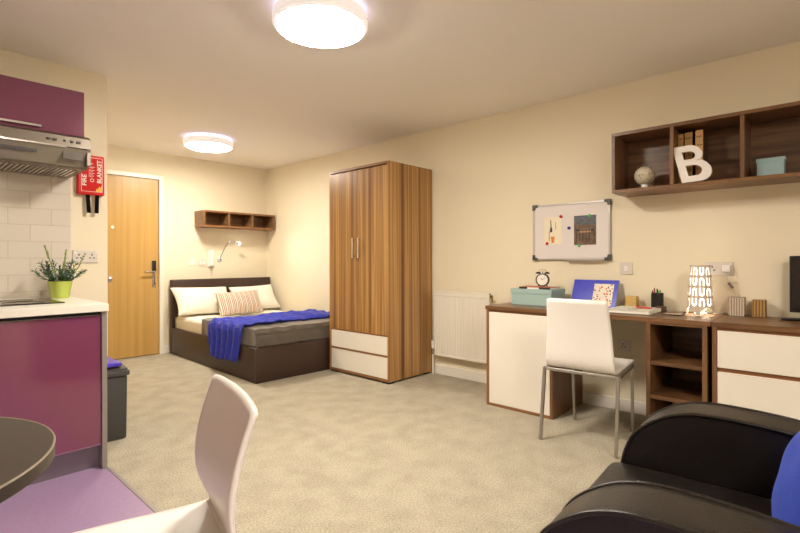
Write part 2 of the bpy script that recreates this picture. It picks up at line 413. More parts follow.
# cooker hood
t = thing('cooker_hood', 'brushed steel cooker hood below the purple wall cabinet', 'cooker hood', (.53, 3.5, 1.66))
hx0, hx1 = .23, .831
b = bm_(); prism(b, [(3.250, 1.765), (3.260, 1.824), (3.30, 1.845), (3.44, 1.868), (YK-.007, 1.868), (YK-.007, 1.675), (3.30, 1.765)], 'X', hx0, hx1); obj('body', b, M['steel'], t)
b = bm_(); prism(b, [(3.2495, 1.758), (3.2615, 1.762), (3.33, 1.672), (3.312, 1.664), (3.2495, 1.70)][:4], 'X', hx0+.004, hx1-.004)
obj('visor', b, mat('smoked visor', (128, 121, 106), .12, coat=.5), t, label='smoky translucent front visor')
obj('visor_trim', box(bm_(), hx0, hx1-.12, 3.243, 3.2505, 1.756, 1.766), M['chrome'], t, label='bright strip along the lower edge')
obj('side_cap', box(bm_(), hx1-.022, hx1+.002, 3.256, 3.34, 1.668, 1.764, .004), M['steel'], t)
b = bm_()
prism(b, [(3.315, 1.663), (3.34, 1.672), (YK-.01, 1.672), (YK-.01, 1.655), (3.33, 1.655)], 'X', hx0, hx1-.002)
obj('underside', b, M['steel'], t)
obj('vent_window', box(bm_(), .25, .575, 3.268, 3.275, 1.712, 1.735), M['darkgrey'], t)
for k in range(24):
    x = hx0+.02+k*.023
    b = box(bm_(), x, x+.010, 3.36, 3.66, 1.650, 1.6545, .001, 1); obj('filter_slat', b, M['chrome'], t)
obj('lamp_window', box(bm_(), .695, .79, 3.262, 3.27, 1.695, 1.742), mat('grey lamp cover', (92, 86, 76), .3), t)
for x, w in ((.625, .018), (.655, .018), (.70, .010), (.735, .016), (.768, .022)):
    z = 1.796; b = box(bm_(), x-w/2, x+w/2, 3.246, 3.262, z-.007, z+.007, .003); obj('button', b, M['darkgrey'], t)
# fire blanket
t = thing('fire_blanket', 'red wall-mounted fire blanket case with two black pull straps', 'fire blanket', (.947, 3.72, 1.43))
fx0, fx1, fz0, fz1, fy = .868, 1.027, 1.553, 1.822, 3.703
obj('case', box(bm_(), fx0, fx1, fy, YK-.001, fz0, fz1, .010, 3), M['red'], t, smooth=True)
M['whitep'] = mat('white print', (235, 228, 220), .5); M['flame'] = mat('flame print', (245, 180, 50), .5); M['redlabel'] = mat('red label print', (200, 26, 20), .6, spec=.2)
b = box(bm_(), .889, 1.013, fy-.0015, fy, 1.575, 1.805); obj('label_border', b, M['whitep'], t)
b = box(bm_(), .8915, 1.0105, fy-.0022, fy-.0014, 1.5775, 1.8025); lb = obj('label_panel', b, M['redlabel'], t)
rot = Matrix.Rotation(R(90), 4, 'X')
def vert_text(s, size, x, z, xs=1, mm='whitep'):
    return text('lettering', s, size, Matrix.Translation((x, fy-.0030, z)) @ rot @ Matrix.Rotation(R(90), 4, 'Z'), M[mm], t, .0004, xs)
vert_text('FIRE', .034, .918, 1.612, 1.22); vert_text('BLANKET', .036, 1.006, 1.636, 1.02)
b = bm_()
for zz, ws in ((1.765, (.7,)), (1.742, (.95,)), (1.720, (.9,)), (1.70, (.9,)), (1.682, (.8,))):
    for w in ws: box(b, .932, .932+.038*w, fy-.0028, fy-.0022, zz-.0014, zz+.0014); box(b, .932, .932+.028*w, fy-.0028, fy-.0022, zz-.008, zz-.0058)
obj('instruction_lines', b, M['whitep'], t)
b = bm_(); tube(b, [(.951+.010*math.cos(2*PI*j/24), fy-.003, 1.652+.010*math.sin(2*PI*j/24)) for j in range(24)], .0022, 6, True); obj('badge_ring', b, M['whitep'], t)
b = bm_(); prism(b, [(.972, 1.5785), (1.0095, 1.5785), (1.0095, 1.622), (1.000, 1.605), (.994, 1.616), (.987, 1.597), (.978, 1.598)], 'Y', fy-.003, fy-.0022); obj('flame_picture', b, M['flame'], t)
for x0, dx in ((.917, .004), (.972, -.006)):
    b = bm_(); vs = [(x0, fy+.008, 1.556), (x0+.024, fy+.008, 1.556), (x0+dx+.024, fy-.002, 1.432), (x0+dx, fy-.002, 1.432)]
    F = [b.verts.new(v) for v in vs]; B2 = [b.verts.new((v[0], v[1]+.003, v[2])) for v in vs]
    b.faces.new(F); b.faces.new(B2[::-1])
    for i in range(4): b.faces.new((F[i], B2[i], B2[(i+1) % 4], F[(i+1) % 4]))
    obj('pull_strap', b, M['strap'], t)

def plate(name, axis, c, a0, a1, z0, z1, th, label, cat='wall socket', kind='socket', n=2, group=None):
    """wall plate on wall plane at c; axis 'Y' for walls facing the camera along Y, 'X' for the right wall"""
    mid = (a0+a1)/2
    loc = (mid, c-th/2, z0) if axis == 'Y' else (c-th/2, mid, z0)
    t = thing(name, label, cat, loc, group=group)
    def bx(u0, u1, w0, w1, d0, d1, bev=0):
        return box(bm_(), u0, u1, c-d1, c-d0, w0, w1, bev) if axis == 'Y' else box(bm_(), c-d1, c-d0, u0, u1, w0, w1, bev)
    obj('plate', bx(a0, a1, z0, z1, 0, th, .003), M['socket'], t)
    zc = (z0+z1)/2; w = (a1-a0)/n
    for k in range(n):
        m = a0+w*(k+.5)
        if kind == 'socket':
            for (du, dz, sw, sh) in ((0, .012, .0035, .007), (-.011, -.010, .006, .0035), (.011, -.010, .006, .0035)):
                obj('pin_slot', bx(m+du-sw, m+du+sw, zc+dz-sh, zc+dz+sh, th, th+.0006), M['darkgrey'], t)
            s = a0+w*(k+.5)+(w*.3 if k else -w*.3) if n > 1 else m
            obj('switch', bx(s-.006, s+.006, zc+.018, zc+.034, th, th+.004, .001), M['whiteplastic'], t)
        else:
            obj('rocker', bx(m-.012, m+.012, zc-.018, zc+.018, th, th+.005, .002), M['whiteplastic'], t)
    return t
plate('wall_socket', 'Y', YK, .846, .997, 1.096, 1.182, .01, 'white double socket beside the tiles, behind the potted plant')
# potted plant
t = thing('potted_plant', 'rosemary-like plant with pale shoots in lime green pot on worktop', 'potted plant', (.735, 3.53, .8805))
px, py = .735, 3.53
b = lathe(bm_(), [(.045, .8805), (.047, .883), (.064, .982), (.066, .985), (.062, .985), (.058, .975)], px, py, 36); obj('pot', b, M['lime'], t, smooth=True)
obj('soil', cyl(bm_(), (px, py, .970), (px, py, .976), .057), M['soil'], t)
def leafblade(b, p, d, L, w):
    d = d.normalized(); s = d.cross(Vector((random.uniform(-1, 1), random.uniform(-1, 1), random.uniform(-1, 1)))).normalized()*w
    q = p+d*L; m = p+d*L*.5; n = d.cross(s).normalized()*w*.5
    v = [b.verts.new(x) for x in (p, m+s, q, m-s, m+n)]
    b.faces.new((v[0], v[1], v[4])); b.faces.new((v[1], v[2], v[4])); b.faces.new((v[2], v[3], v[4])); b.faces.new((v[3], v[0], v[4]))
for i in range(22):
    a = 2*PI*i/22+random.uniform(-.3, .3); lean = random.uniform(.35, 1.3); Ln = random.uniform(.07, .115)
    d = Vector((math.cos(a)*math.sin(lean), math.sin(a)*math.sin(lean), math.cos(lean)))
    p0 = Vector((px+.03*math.cos(a), py+.03*math.sin(a), .975)); b = bm_()
    n = 9; pts = [p0+d*Ln*k/n+Vector((0, 0, .02*(k/n)**2)) for k in range(n+1)]
    tube(b, pts, .0014, 5)
    for p in pts[1:]:
        for j in range(5):
            dd = (d*.6+Vector((random.uniform(-1, 1), random.uniform(-1, 1), random.uniform(-.4, 1)))); leafblade(b, p, dd, random.uniform(.018, .032), .0026)
    obj('sprig', b, M['leaf'], t)
for (dx, dz, dy) in ((-.075, .215, 0), (.035, .19, .02), (.135, .17, .03)):
    b = bm_(); n = 16; p0 = Vector((px+dx*.15, py, .975)); p1 = Vector((px+dx, py+dy, .975+dz))
    pts = [p0.lerp(p1, k/n)+Vector((0, 0, -.03*math.sin(PI*k/n) if dx > .1 else 0)) for k in range(n+1)]
    tube(b, pts, .0022, 5)
    for p in pts[2:]:
        for j in range(5): leafblade(b, p, (p1-p0).normalized()+Vector((random.uniform(-.6, .6), random.uniform(-.6, .6), random.uniform(-.2, .6))), .02, .0032)
    obj('tall_shoot', b, M['leafpale'], t, label='pale yellow-green tall shoot')
b = bm_()
for k in range(14):
    a = random.uniform(0, 2*PI); r = random.uniform(.02, .08)
    bmesh.ops.create_icosphere(b, subdivisions=1, radius=.005, matrix=Matrix.Translation((px+r*math.cos(a), py+r*math.sin(a)-.02, random.uniform(1.01, 1.12))))
o = obj('flowers', b, M['flower'], t); o['kind'] = 'stuff'
# bin
t = thing('waste_bin', 'tall dark grey bin with violet lid beside the kitchen cabinet end', 'bin', (.93, 3.42, 0))
def taper(b, x0, x1, y0, y1, z0, z1, k, bev=.012):
    box(b, x0, x1, y0, y1, z0, z1, bev)
    cx, cy = (x0+x1)/2, (y0+y1)/2
    for v in b.verts:
        f = k+(1-k)*(v.co.z-z0)/(z1-z0); v.co.x = cx+(v.co.x-cx)*f; v.co.y = cy+(v.co.y-cy)*f
    return b
obj('body', taper(bm_(), .825, 1.032, 3.27, 3.60, .001, .395, .96), M['darkgrey'], t, smooth=True)
obj('rim', box(bm_(), .818, 1.042, 3.26, 3.61, .395, .428, .008), M['darkgrey'], t, smooth=True)
b = bm_(); prism(b, [(3.27, .4285), (3.60, .4285), (3.60, .438), (3.52, .452), (3.36, .452), (3.27, .438)], 'X', .827, 1.03); obj('hinge_cover', b, M['darkgrey'], t)
b = bm_(); box(b, .83, 1.005, 3.285, 3.59, .4525, .478, .008); o = obj('lid', b, M['binliner'], t, smooth=True, label='violet blue lid')
obj('handle_slot', box(bm_(), .88, .95, 3.36, 3.42, .4782, .482, .001, 1), M['cord'], t)

# ------------------------------------------------------------------ bed
ph = R(-1.9)
T = thing('double_bed', 'dark brown faux leather double bed in the corner beside the wardrobe', 'bed', (2.325, 5.93, 0), ph)
BW, BL = 1.30, 2.09
def bo(name, b, m, lab=None, smooth=True): return obj(name, b, m, T, local=True, smooth=smooth, label=lab)
bo('headboard', box(bm_(), 0, BW+.02, -.075, -.005, .001, .885, .014, 3), M['brownleather'])
bo('side_rail', box(bm_(), .0, .035, -BL+.03, -.076, .001, .316, .008, 2), M['brownleather'])
bo('side_rail', box(bm_(), BW-.035, BW, -BL+.03, -.076, .001, .316, .008, 2), M['brownleather'])
bo('foot_rail', box(bm_(), .0, BW, -BL, -BL+.035, .001, .318, .008, 2), M['brownleather'])
bo('slatted_base', box(bm_(), .035, BW-.035, -BL+.036, -.076, .12, .20), M['blackgap'])
b = bm_(); tube(b, [(.0, -BL+.003, z) for z in (.01, .16, .312)], .004, 6); bo('seam_piping', b, M['brownleather'])
def bedthing(name, b, m, label, cat, smooth=True, group=None):
    o = obj(name, b, m, None, local=True, smooth=smooth); o.location = (2.325, 5.93, 0); o.rotation_euler = (0, 0, ph); return tag(o, label, cat, group)
def rbox(x0, x1, y0, y1, z0, z1, r, cuts=30, wr=.004, seed=0, drape=0):
    """soft rounded block with a wrinkled surface"""
    rnd = random.Random(seed); ph_ = [rnd.uniform(0, 6) for _ in range(8)]
    b = bm_(); box(b, x0, x1, y0, y1, z0, z1, r, 5)
    bmesh.ops.subdivide_edges(b, edges=[e for e in b.edges if e.calc_length() > .12], cuts=cuts, use_grid_fill=True)
    for v in b.verts:
        x, y, z = v.co
        w = math.sin(x*9+y*5+ph_[0])*math.sin(y*11-x*4+ph_[1])+.6*math.sin(x*21-y*13+ph_[2])*math.sin(y*17+ph_[3])
        v.co.z += wr*w*(1 if z > (z0+z1)/2 else 0)
        if x < x0+r*.6: v.co.x += wr*1.2*math.sin(y*23+z*9+ph_[4])
        if y < y0+r*.6: v.co.y += wr*1.2*math.sin(x*23+z*7+ph_[5])
    return b
mt = bedthing('mattress', rbox(.04, BW-.045, -BL+.045, -.08, .2005, .455, .045, 20, .003, 1), M['sheet'], 'thick mattress in a cream fitted sheet on the brown bed', 'mattress')
b = box(bm_(), .0395, .0405, -.125, -.082, .24, .44); obj('side_label', b, mat('pale green label', (150, 170, 130), .7), mt, local=True)
# coverlet: top sheet that falls over both long sides and the foot
def coverlet(b, x0, x1, y0, y1, ztop, zbot, r):
    n = 90; m_ = 60
    w = (x1-x0); hd = ztop-zbot
    def prof(s, a, c, lead):        # distance along section -> coordinate and height
        L = c-a
        if s < hd: return a-.0, zbot+s
        if s > hd+L: return c, ztop-(s-hd-L)
        return a+(s-hd), ztop
    def fn(u, v):
        s = u*(w+2*hd); x, z = prof(s, x0, x1, 0)
        q = v*((y1-y0)+hd)          # from the foot hem up and along
        if q < hd: y = y0; z = min(z, zbot+q)
        else: y = y0+(q-hd)
        # rounding
        dx = min(x-x0, x1-x); dy = y-y0
        dr = r
        if dx < dr: z -= (dr-math.sqrt(max(0, dr*dr-(dr-dx)**2))) if z > ztop-1e-4 else 0
        if dy < dr and z > ztop-dr: z -= (dr-math.sqrt(max(0, dr*dr-(dr-dy)**2)))
        k = .003*(math.sin(9*x+7*y)*math.sin(13*y-5*x)+.7*math.sin(24*x-9*y)*math.sin(17*y+6*x))
        fold = .007*math.sin(24*y+2*math.sin(5*z))*(1 if x <= x0+.01 else 0)
        ffold = .006*abs(math.sin(13*x+6*z+1.5*math.sin(4*x)))*(1 if y <= y0+.01 else 0)
        # creases falling diagonally from the foot corner
        cr = .004*math.sin(38*(x-x0)-16*(y-y0))*math.exp(-((x-x0-.25)**2+(y-y0-.1)**2)/.06)
        return (x-fold, y-ffold, z+k+cr)
    grid(b, fn, n, m_)
    return b
o = bedthing('coverlet', coverlet(bm_(), .028, BW-.03, -BL+.03, -.88, .475, .318, .03), M['greycloth'], 'taupe grey satin coverlet over the lower half of the mattress', 'bedspread')
solid(o, .010, 1)
# blue throw: lies across the bed, falls over the near side
def throw(u, v):
    # u along: 0 = hanging hem, 1 = far side; v across
    Ltop, Ld = 1.24, .31
    s = u*(Ld+Ltop)
    yy0 = -1.86; yy1 = -1.16
    tt = max(0, s-Ld)/Ltop
    y = yy0+(yy1-yy0)*v + .05*tt*(1-v) - .10*tt*v
    y += .035*math.sin(5*tt+3*v)*tt
    if s < Ld:
        q = s/Ld; x = -.022-.016*(1-q)+.016*math.sin(v*34+1.2*math.sin(3*q))*(1.15-q*.5); z = .160+(s)*1.07
        y = y*1.0+(.5-v)*.13*(1-q)-.0; z += .012*math.sin(v*7)*(1-q)
    else:
        x = -.018+(s-Ld); z = .492
        if s-Ld < .05: z -= .05-math.sqrt(max(0, .0025-(.05-(s-Ld))**2)); z += .008
    z += (.018*abs(math.sin(v*11+2.2*math.sin(3*tt)+.6))*(.35+tt)) + .009*math.sin(v*23+5*tt) + .006*math.sin(31*tt+9*v)*math.sin(13*v-7*tt) + .004*math.sin(63*tt-21*v) if s >= Ld else 0
    return (x, y, z)
b = bm_(); grid(b, throw, 80, 64)
o = bedthing('throw_blanket', b, M['blue'], 'crumpled royal blue throw across the bed, hanging over its near side', 'blanket'); solid(o, .012, 1); 
b = bm_()
for k in range(60):
    v = (k+.5)/60; x, y, z = throw(0, v); tube(b, [(x, y, z), (x-.002, y+random.uniform(-.004, .004), z-.010)], .0022, 4)
f = obj('fringe', b, M['blue'], o, local=True); f['kind'] = 'stuff'
def pillow(w, h, tk, n=26, seed=0, pinch=.06):
    b = bm_(); rnd = random.Random(seed); a_, c_ = rnd.uniform(0, 6), rnd.uniform(0, 6)
    def side(sg):
        def fn(u, v):
            U, V = 2*u-1, 2*v-1
            e = max(0, (1-U**4)*(1-V**4))**.5*(.55+.45*(1-U*U)*(1-V*V))
            x = w/2*U*(1-pinch*(1-V*V)); y = h/2*V*(1-pinch*1.3*(1-U*U))
            z = sg*(tk/2*e+.004*e*math.sin(7*U+a_)*math.sin(6*V+c_)+.001)
            return (x, y, z)
        return fn
    grid(b, side(1), n, n); grid(b, side(-1), n, n)
    bmesh.ops.remove_doubles(b, verts=b.verts, dist=.0025)
    return b
def place_pillow(name, b, m, loc, rx, rz, label, cat='pillow', ry=0, group=None):
    o = obj(name, b, m, None, local=True, smooth=True)
    o.matrix_world = Matrix.Translation(loc) @ Matrix.Rotation(rz, 4, 'Z') @ Matrix.Rotation(rx, 4, 'X') @ Matrix.Rotation(ry, 4, 'Y')
    sub(o, 1)
    return tag(o, label, cat, group)
place_pillow('pillow', pillow(.72, .42, .22, seed=2, pinch=.09), M['sheet'], (2.63, 5.67, .63), R(50), R(-2), 'cream pillow at the left end of the headboard, nearest the door', ry=R(2))
place_pillow('pillow', pillow(.62, .41, .20, seed=5, pinch=.09), M['sheet'], (3.31, 5.65, .625), R(50), R(-3), 'cream pillow on the right, half behind the striped cushion, by the wall', ry=R(-3))
place_pillow('striped_cushion', pillow(.58, .32, .14, seed=9), M['ticking'], (2.95, 5.40, .60), R(60), R(0), 'oblong cushion striped in grey and red in front of the pillows', 'cushion', ry=R(-4))

# ------------------------------------------------------------------ wardrobe
wx0, wx1, wy0, wy1 = 3.047, 3.655, 2.945, 3.78
t = thing('wardrobe', 'tall streaky walnut double wardrobe with two white drawers below', 'wardrobe', ((wx0+wx1)/2, (wy0+wy1)/2, 0))
obj('side_panel', box(bm_(), wx0, wx1, wy0, wy0+.022, .018, 2.0, .001, 1), M['walnutv'], t)
obj('side_panel', box(bm_(), wx0, wx1, wy1-.022, wy1, .018, 2.0, .001, 1), M['walnutv'], t)
obj('top_panel', box(bm_(), wx0, wx1, wy0+.0225, wy1-.0225, 1.978, 2.0), M['edge'], t)
obj('back_panel', box(bm_(), wx1-.01, wx1-.001, wy0+.023, wy1-.023, .04, 1.977), M['walnutv'], t)
b = bm_(); box(b, wx0, wx1-.012, wy0+.0225, wy1-.0225, .018, .040); box(b, wx0+.002, wx1-.012, wy0+.0225, wy1-.0225, .236, .252); box(b, wx0+.002, wx1-.012, wy0+.0225, wy1-.0225, .421, .433)
obj('shelf_edges', b, M['edge'], t)
ym = 3.362
for (a0, a1, hy) in ((wy0+.024, ym-.0015, ym-.035), (ym+.0015, wy1-.024, ym+.045)):
    d = obj('door', box(bm_(), wx0+.003, wx0+.021, a0, a1, .434, 1.968, .0012, 1), M['walnutv'], t)
    b = bm_(); box(b, wx0-.028, wx0-.018, hy-.010, hy+.010, 1.130, 1.325, .001, 1); box(b, wx0-.018, wx0+.003, hy-.005, hy+.005, 1.145, 1.155); box(b, wx0-.018, wx0+.003, hy-.005, hy+.005, 1.30, 1.31)
    obj('handle', b, M['chrome'], d)
for z0, z1 in ((.042, .232), (.254, .418)):
    obj('drawer', box(bm_(), wx0+.002, wx0+.4, wy0+.026, wy1-.026, z0, z1, .0012, 1), M['white'], t, label='white drawer')
for x, y in ((wx0+.04, wy0+.05), (wx0+.04, wy1-.06), (wx1-.07, wy0+.05), (wx1-.07, wy1-.06)):
    obj('foot', box(bm_(), x-.035, x+.035, y-.045, y+.045, .001, .0178), M['black'], t)

# ------------------------------------------------------------------ radiator
t = thing('radiator', 'cream panel radiator on the wall between wardrobe and desk', 'radiator', (3.62, 2.56, .19))
ra0, ra1, rz0, rz1 = 2.255, 2.872, .192, .814
b = bm_(); N = 19; p = (ra1-ra0-.02)/N; pts = []
poly = []
for k in range(N):
    y = ra0+.01+k*p
    poly += [(3.600, y), (3.600, y+p*.30), (3.603, y+p*.42), (3.603, y+p*.86), (3.600, y+p*.98)]
poly = poly+[(3.600, ra1-.008), (3.625, ra1-.008), (3.625, ra0+.008)]
prism(b, poly, 'Z', rz0+.02, rz1-.045); obj('panel', b, M['radiator'], t)
b = bm_(); box(b, 3.5975, 3.626, ra0, ra1, rz1-.046, rz1, .004); box(b, 3.5975, 3.626, ra0, ra1, rz0, rz0+.022, .004); box(b, 3.599, 3.626, ra0, ra0+.009, rz0, rz1); box(b, 3.599, 3.626, ra1-.009, ra1, rz0, rz1)
obj('frame', b, M['radiator'], t)
b = bm_(); box(b, 3.626, 3.6585, ra0+.08, ra0+.11, rz0+.08, rz1-.08); box(b, 3.626, 3.6585, ra1-.11, ra1-.08, rz0+.08, rz1-.08); obj('bracket', b, M['radiator'], t)
b = bm_(); cyl(b, (3.612, ra1+.028, .33), (3.612, ra1+.028, .255), .017, .014, 20); obj('valve_head', b, M['whiteplastic'], t, smooth=True)
b = bm_(); cyl(b, (3.612, ra1+.028, .255), (3.612, ra1+.028, .20), .010, n=16); cyl(b, (3.612, ra1, .232), (3.612, ra1+.03, .232), .009, n=16); obj('valve_body', b, M['chrome'], t, smooth=True)
b = bm_(); cyl(b, (3.612, ra1+.028, .20), (3.612, ra1+.028, .005), .0075, n=14); cyl(b, (3.612, ra0-.02, .21), (3.612, ra0-.02, .005), .0075, n=14); obj('pipe', b, M['radiator'], t, smooth=True)
b = bm_(); cyl(b, (3.612, ra0, rz1-.03), (3.612, ra0-.022, rz1-.03), .010, n=16); box(b, 3.604, 3.62, ra0-.028, ra0-.018, rz1-.075, rz1-.015, .003); obj('bleed_valve', b, M['brass'], t, smooth=True)

# ------------------------------------------------------------------ desk run
dX, dB = 3.131, 3.657
tag(obj('desk_worktop', box(bm_(), dX, dB, .5285, 1.999, .7305, .758, .0012, 1), M['walnuty']), 'long walnut desk top on the white cupboard and the open shelf unit', 'desk top')
t = thing('desk_cupboard', 'walnut pedestal cupboard with one white door under the desk end by the radiator', 'cupboard', (3.4, 1.73, 0))
c0, c1 = 1.458, 1.990
obj('side_panel', box(bm_(), dX+.003, dB, c1-.020, c1, .001, .7295), M['edge'], t)
obj('side_panel', box(bm_(), dX+.003, dB, c0, c0+.020, .001, .7295), M['walnutz'], t)
obj('bottom_panel', box(bm_(), dX+.003, dB, c0+.0205, c1-.0205, .001, .020), M['edge'], t)
obj('top_rail', box(bm_(), dX+.02, dB, c0+.0205, c1-.0205, .700, .7295), M['edgedark'], t)
obj('door', box(bm_(), dX+.004, dX+.022, c0+.022, c1-.022, .022, .712, .0012, 1), M['white'], t, label='plain white door')
obj('back_panel', box(bm_(), dB-.01, dB-.001, c0+.021, c1-.021, .021, .699), M['walnutz'], t)
t = thing('open_shelf_unit', 'narrow walnut open shelf unit under the desk, left of the white drawers', 'shelf unit', (3.4, .70, 0))
s0, s1 = .545, .862
obj('side_panel', box(bm_(), dX+.003, dB, s1-.024, s1, .001, .7295), M['walnutz'], t)
obj('side_panel', box(bm_(), dX+.003, dB, s0, s0+.024, .001, .7295), M['walnutz'], t)
for z in (.03, .270, .475):
    obj('shelf', box(bm_(), dX+.006, dB-.012, s0+.0245, s1-.0245, z, z+.023), M['walnuty'], t)
obj('top_panel', box(bm_(), dX+.006, dB-.012, s0+.0245, s1-.0245, .718, .7295), M['walnuty'], t)
obj('back_panel', box(bm_(), dB-.011, dB-.001, s0+.0245, s1-.0245, .01, .717), M['walnuty'], t)
t = thing('chest_of_drawers', 'walnut chest of white drawers right of the open shelf unit', 'chest of drawers', (3.4, .06, 0))
k0, k1 = -.42, .5255
obj('top_panel', box(bm_(), dX, dB, k0, k1, .7305, .758, .0012, 1), M['walnuty'], t)
obj('side_panel', box(bm_(), dX+.002, dB, k1-.026, k1-.004, .001, .730), M['walnutz'], t)
obj('side_panel', box(bm_(), dX+.002, dB, k0, k0+.022, .001, .730), M['walnutz'], t)
obj('front_rail', box(bm_(), dX+.018, dX+.04, k0+.0225, k1-.0265, .03, .730), M['edgedark'], t)
for z0, z1 in ((.508, .712), (.275, .484), (.042, .251)):
    if z0 > .3 or True:
        obj('drawer', box(bm_(), dX+.002, dX+.0175, k0+.025, k1-.029, z0, z1 if z1 < .3 or z0 > .4 else z1, .0012, 1), M['white'], t, label='white drawer')
obj('back_panel', box(bm_(), dB-.01, dB-.001, k0+.0225, k1-.0265, .01, .730), M['walnutz'], t)

# ------------------------------------------------------------------ wall shelves
def cubby(name, label, axis, back, front, a_ends, z0, z1, th, mats, n):
    """wall shelf of n boxes; axis is the direction it runs"""
    a0, a1 = a_ends
    mid = (a0+a1)/2
    loc = ((back+front)/2, mid, z0) if axis == 'Y' else (mid, (back+front)/2, z0)
    t = thing(name, label, 'wall shelf', loc)
    def bx(u0, u1, w0, w1, d0, d1): return box(bm_(), d0, d1, u0, u1, w0, w1, .001, 1) if axis == 'Y' else box(bm_(), u0, u1, d0, d1, w0, w1, .001, 1)
    obj('top_board', bx(a0, a1, z1-th, z1, front, back), M[mats[0]], t)
    obj('bottom_board', bx(a0, a1, z0, z0+th, front, back), M[mats[0]], t)
    obj('back_board', bx(a0+th, a1-th, z0+th+.0005, z1-th-.0005, back-.014, back-.002), M[mats[1]], t)
    for k in range(n+1):
        c = a0+(a1-a0)*k/n
        u0, u1 = (c, c+th) if k == 0 else ((c-th, c) if k == n else (c-th/2, c+th/2))
        obj('end_panel' if k in (0, n) else 'divider', bx(u0, u1, z0+th+.0005, z1-th-.0005, front, back-(0 if k in (0, n) else .015)), M[mats[2]], t)
    return t
cubby('cubby_shelf', 'long dark walnut box shelf on the wall above the whiteboard and desk lamp', 'Y', XR-.001, 3.38, (-.320, 1.143), 1.562, 1.969, .021, ('walnuty', 'walnuty', 'walnutz'), 4)
cubby('cubby_shelf', 'small empty walnut shelf of three boxes on the wall above the headboard', 'X', YB-.001, 5.70, (2.648, 3.64), 1.533, 1.735, .021, ('edge', 'walnutx', 'walnutx'), 3)

# things on the long shelf
SZ = 1.5835
t = thing('globe_ornament', 'small speckled cream globe on a white foot, left box of wall shelf', 'ornament', (3.50, .968, SZ))
b = bm_(); lathe(b, [(.030, SZ), (.030, SZ+.004), (.022, SZ+.012), (.020, SZ+.028), (.026, SZ+.034)], 3.5, .968, 30); obj('foot', b, M['whiteplastic'], t, smooth=True)
b = bm_(); bmesh.ops.create_uvsphere(b, u_segments=36, v_segments=20, radius=.064, matrix=Matrix.Translation((3.5, .968, SZ+.092))); obj('ball', b, M['globe'], t, smooth=True)
spots = ((.758, .338, 'tan printed book on the wall shelf, leftmost of three behind the white letter'),
         (.708, .342, 'tan printed book on the wall shelf, middle of three behind the white letter'),
         (.649, .346, 'tan printed book on the wall shelf, rightmost of three behind the white letter'))
for i, (y, hh, lab) in enumerate(spots):
    t = thing('book', lab, 'book', (3.57, y, SZ), group='tan books behind the white letter')
    b = box(bm_(), 3.505, 3.645, y-.0215, y+.0215, SZ+.0005, SZ+hh, .002, 1); obj('cover', b, mat('brown cover %d' % i, (92, 60, 38), .6), t)
    obj('spine', box(bm_(), 3.5025, 3.5055, y-.0208, y+.0208, SZ+.002, SZ+hh-.002), M['tanbook'], t, label='tan spine with small red and black print')
    b = bm_()
    for q, zz in enumerate((.30, .245, .19, .10, .055)):
        for s_ in range(6):
            w0 = -.017+s_*.0055; z0 = SZ+zz+.004*math.sin(s_*2.1+q)
            box(b, 3.5015, 3.5024, y+w0, y+w0+.0045, z0, z0+.003+.003*((s_+q) % 3))
    obj('spine_print', b, M['printdark'] if i != 0 else mat('red brown print', (140, 50, 35), .6), t)
# big white letter B
t = thing('letter_ornament', 'large white capital letter B standing in front of the tan books', 'letter ornament', (3.402, .672, SZ))
def arc(cx, cy, rx, ry, a0, a1, n): return [(cx+rx*math.cos(R(a0+(a1-a0)*k/n)), cy+ry*math.sin(R(a0+(a1-a0)*k/n))) for k in range(n+1)]
outer = [(0, 0), (.095, 0)]+arc(.10, .073, .078, .073, -90, 80, 16)+arc(.092, .185, .064, .058, -60, 90, 14)+[(0, .243)]
hole1 = [(.045, .040)]+arc(.092, .075, .036, .035, -90, 90, 12)+[(.045, .110)]
hole2 = [(.045, .150)]+arc(.086, .1765, .028, .0265, -90, 90, 12)+[(.045, .203)]
cu = bpy.data.curves.new('b', 'CURVE'); cu.dimensions = '2D'; cu.fill_mode = 'BOTH'; cu.extrude = .009
for lp in (outer, hole1, hole2):
    sp = cu.splines.new('POLY'); sp.points.add(len(lp)-1); sp.use_cyclic_u = True
    for k, (x, y) in enumerate(lp): sp.points[k].co = (x, y, 0, 1)
to = bpy.data.objects.new('tmp', cu); C.objects.link(to)
me = bpy.data.meshes.new_from_object(to.evaluated_get(bpy.context.evaluated_depsgraph_get())); bpy.data.objects.remove(to); bpy.data.curves.remove(cu)
# local: x right in picture (-Y), y up; lean back (+X) and tilted anticlockwise
tilt = Matrix.Rotation(R(2), 4, 'Z') @ Matrix(((1, -.22, 0, 0), (0, 1, 0, 0), (0, 0, 1, 0), (0, 0, 0, 1)))
base = Matrix(((0, 0, 1, 0), (-1, 0, 0, 0), (0, 1, 0, 0), (0, 0, 0, 1)))
mt_ = Matrix.Translation((-.009, .048, .0006)) @ Matrix.Rotation(R(4), 4, 'Y') @ base @ tilt
me.transform(mt_ @ Matrix.Diagonal((.97, .96, 1, 1))); zmin = min(v.co.z for v in me.vertices); me.transform(Matrix.Translation((0, 0, -zmin+.0006)))
me.materials.clear(); me.materials.append(M['chairwhite'])
o = bpy.data.objects.new('letter', me); C.objects.link(o); o.parent = t
def lidbox(name, label, x0, x1, y0, y1, z0, z1, m, lidh=.022, bev=.0015):
    t = thing(name, label, 'box', ((x0+x1)/2, (y0+y1)/2, z0))
    obj('body', box(bm_(), x0+.004, x1-.004, y0+.004, y1-.004, z0+.0005, z1-lidh+.001, bev, 1), m, t)
    obj('lid', box(bm_(), x0, x1, y0, y1, z1-lidh, z1, bev, 1), m, t); return t
lidbox('lidded_box', 'small duck egg blue lidded box alone on the wall shelf', 3.46, 3.60, .222, .356, SZ, 1.692, M['tealbox2'])
t = thing('ornament', 'small red ornament at the right-hand picture edge of the wall shelf', 'ornament', (3.48, .13, SZ))
